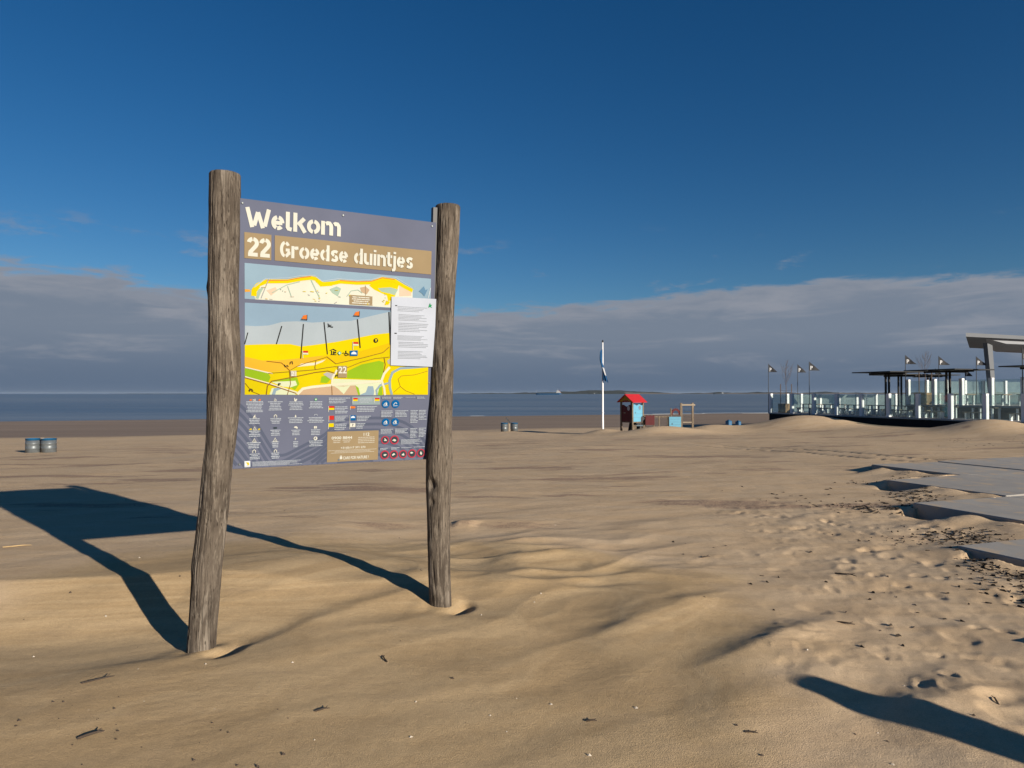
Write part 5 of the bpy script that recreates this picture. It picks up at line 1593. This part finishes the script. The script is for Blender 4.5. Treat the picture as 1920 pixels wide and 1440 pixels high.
# ------------------------------------------------------------------ litter on the sand
def twig(px_xy, L, rz, label, mat='twig_bark', r=.006, fork=True, seed=0):
    rnd = random.Random(seed); x, y = px_xy; g = zg(x, y); L *= 0.62; r *= 0.7
    o = thing('driftwood_twig', (x, y, g + r * .6), rz, label, 'twig', 'twigs lying on the sand')
    pts = [(-L / 2, 0, 0), (-L / 6, rnd.uniform(-.06, .06) * L, r), (L / 5, rnd.uniform(-.06, .06) * L, r * 1.6), (L / 2, rnd.uniform(-.1, .1) * L, r)]
    MB().tube(pts, [r, r * 1.1, r * .9, r * .4], 6).build('stem', mat, o)
    if fork:
        MB().tube([pts[2], (L * .38, L * .14, r * 3)], [r * .7, r * .3], 5).build('fork', mat, o)
twig((-4.95, 6.85), .40, R(12), 'straw coloured stem lying left of the sign shadow', 'straw', .008, False, 1)
twig((-0.78, 4.22), .16, R(115), 'thin forked twig on the sand right of the left post', seed=2)
twig((-0.98, 3.55), .12, R(20), 'small dark twig on smooth sand below the sign', seed=3)
twig((-2.35, 3.90), .26, R(35), 'long twig half buried left of the left post foot', seed=4)
twig((-2.02, 3.30), .18, R(30), 'crumpled twig near the bottom left corner', r=.009, seed=5)
twig((1.15, 3.30), .10, R(-20), 'tiny curl of bark near the middle bottom edge', seed=6)
twig((2.38, 4.90), .20, R(-38), 'brown stick lying on trodden sand mid right', r=.008, seed=7)
twig((3.02, 6.20), .30, R(-40), 'reddish stick on trodden sand toward the slabs', r=.009, seed=8)
twig((2.55, 3.62), .14, R(70), 'forked twig above the shadow at lower right', r=.007, seed=9)
twig((1.95, 6.90), .16, R(10), 'dark curl of weed on sand beyond the ripples', r=.01, seed=10)
twig((0.4, 3.45), .09, R(-10), 'small twig on smooth sand at centre bottom', seed=12)

def scatter():
    rnd = random.Random(21)
    # black weed and root crumbs blown against the slabs
    mb = MB()
    zones = [(1860, 1050, 60, 34, 230), (1800, 1005, 70, 14, 170), (1720, 930, 55, 18, 150), (1655, 955, 60, 10, 90), (1600, 950, 50, 8, 40), (1900, 1075, 60, 50, 150), (1700, 1010, 90, 14, 36), (1420, 1060, 160, 90, 14), (1680, 1150, 160, 120, 18), (1800, 1010, 120, 20, 80), (1480, 935, 180, 20, 26), (1700, 905, 30, 4, 30), (1870, 830, 100, 12, 40), (1640, 905, 60, 4, 20)]
    spots = [(rnd.gauss(cx, sx * .55), rnd.gauss(cy, sy * .55)) for cx, cy, sx, sy, n in zones for _ in range(n)]
    spots = np.array([q for q in spots if q[1] > 800])
    ZZ = np.zeros(len(spots))
    for _k in range(4):
        YY = 1280 * (EYE - ZZ) / (spots[:, 1] - 738); XX = (spots[:, 0] - 960) / 1280 * YY; ZZ = height(XX, YY)
    for X, Y, z in zip(XX.tolist(), YY.tolist(), ZZ.tolist()):
        if True:
            a = rnd.uniform(0, 6.28); L = rnd.uniform(.008, .030) * (1 if Y < 9 else 1.6); w = L * rnd.uniform(.15, .45); hgt = rnd.uniform(.004, .018)
            c, s = math.cos(a), math.sin(a)
            f = lambda u, v, q: (X + u * c - v * s, Y + u * s + v * c, z + q)
            mb.poly([f(-L, -w, 0), f(L, -w * .6, .004), f(L * .4, w * .4, hgt), f(-L * .6, w * .5, hgt * .8)])
            mb.poly([f(-L, -w, -.004), f(-L * .6, w * .5, hgt * .8), f(-L * .3, w * 1.5, -.004)])
            mb.poly([f(L, -w * .6, 0), f(L * .3, w * 1.4, -.004), f(L * .4, w * .4, hgt)])
            mb.poly([f(-L * .6, w * .5, hgt * .8), f(L * .4, w * .4, hgt), f(L * .3, w * 1.4, -.004), f(-L * .3, w * 1.5, -.004)])
    o = mb.build('weed_litter', 'weed'); tag(o, 'black crumbs of dried weed and roots strewn round the slabs', 'weed', kind='stuff')
    # crumbs and shells on the smooth sand
    for nm, mat, n, lab, cat in (('bark_crumbs', 'twig_bark', 130, 'tiny dark bark crumbs strewn over the sand', 'crumbs'), ('shell_bits', 'shell', 80, 'broken pale shells strewn over the sand', 'shells')):
        mb = MB()
        pts = []
        for _ in range(n):
            Y = 2.9 * math.exp(rnd.uniform(0, 1.6)); X = rnd.uniform(-.78, .78) * Y
            if mat == 'twig_bark' and rnd.random() < .5: Y = rnd.uniform(2.9, 3.7); X = rnd.uniform(-2.6, -1.0)
            pts.append((X, Y))
        pz = height(np.array([q[0] for q in pts]), np.array([q[1] for q in pts]))
        for (X, Y), z in zip(pts, pz.tolist()):
            r = .003 + .010 * rnd.random() ** 2.5
            k = 6; a0 = rnd.uniform(0, 6)
            ring = [(X + r * rnd.uniform(.6, 1.5) * math.cos(a0 + t * 6.283 / k), Y + r * rnd.uniform(.5, 1.1) * math.sin(a0 + t * 6.283 / k), z - .002) for t in range(k)]
            top = (X, Y, z + r * rnd.uniform(.5, .9))
            for t in range(k): mb.poly([ring[t], ring[(t + 1) % k], top])
        o = mb.build(nm, mat); tag(o, lab, cat, kind='stuff')
scatter()

# ------------------------------------------------------------------ sea air
def haze():
    m = bpy.data.materials.new('sea_haze'); m.use_nodes = True
    t = m.node_tree; t.nodes.clear()
    v = t.nodes.new('ShaderNodeVolumePrincipled'); o = t.nodes.new('ShaderNodeOutputMaterial')
    v.inputs['Color'].default_value = (0.62, 0.74, 0.90, 1); v.inputs['Density'].default_value = HAZE
    v.inputs['Anisotropy'].default_value = 0.1
    t.links.new(v.outputs[0], o.inputs['Volume'])
    MATS['sea_haze'] = m
    ob = MB().box((-63000, -63000, -10.0), (63000, 63000, 95.0)).build('haze', 'sea_haze')
    tag(ob, 'thin pale sea haze over the whole scene', 'haze', kind='stuff')
HAZE = 0.8e-5
haze()
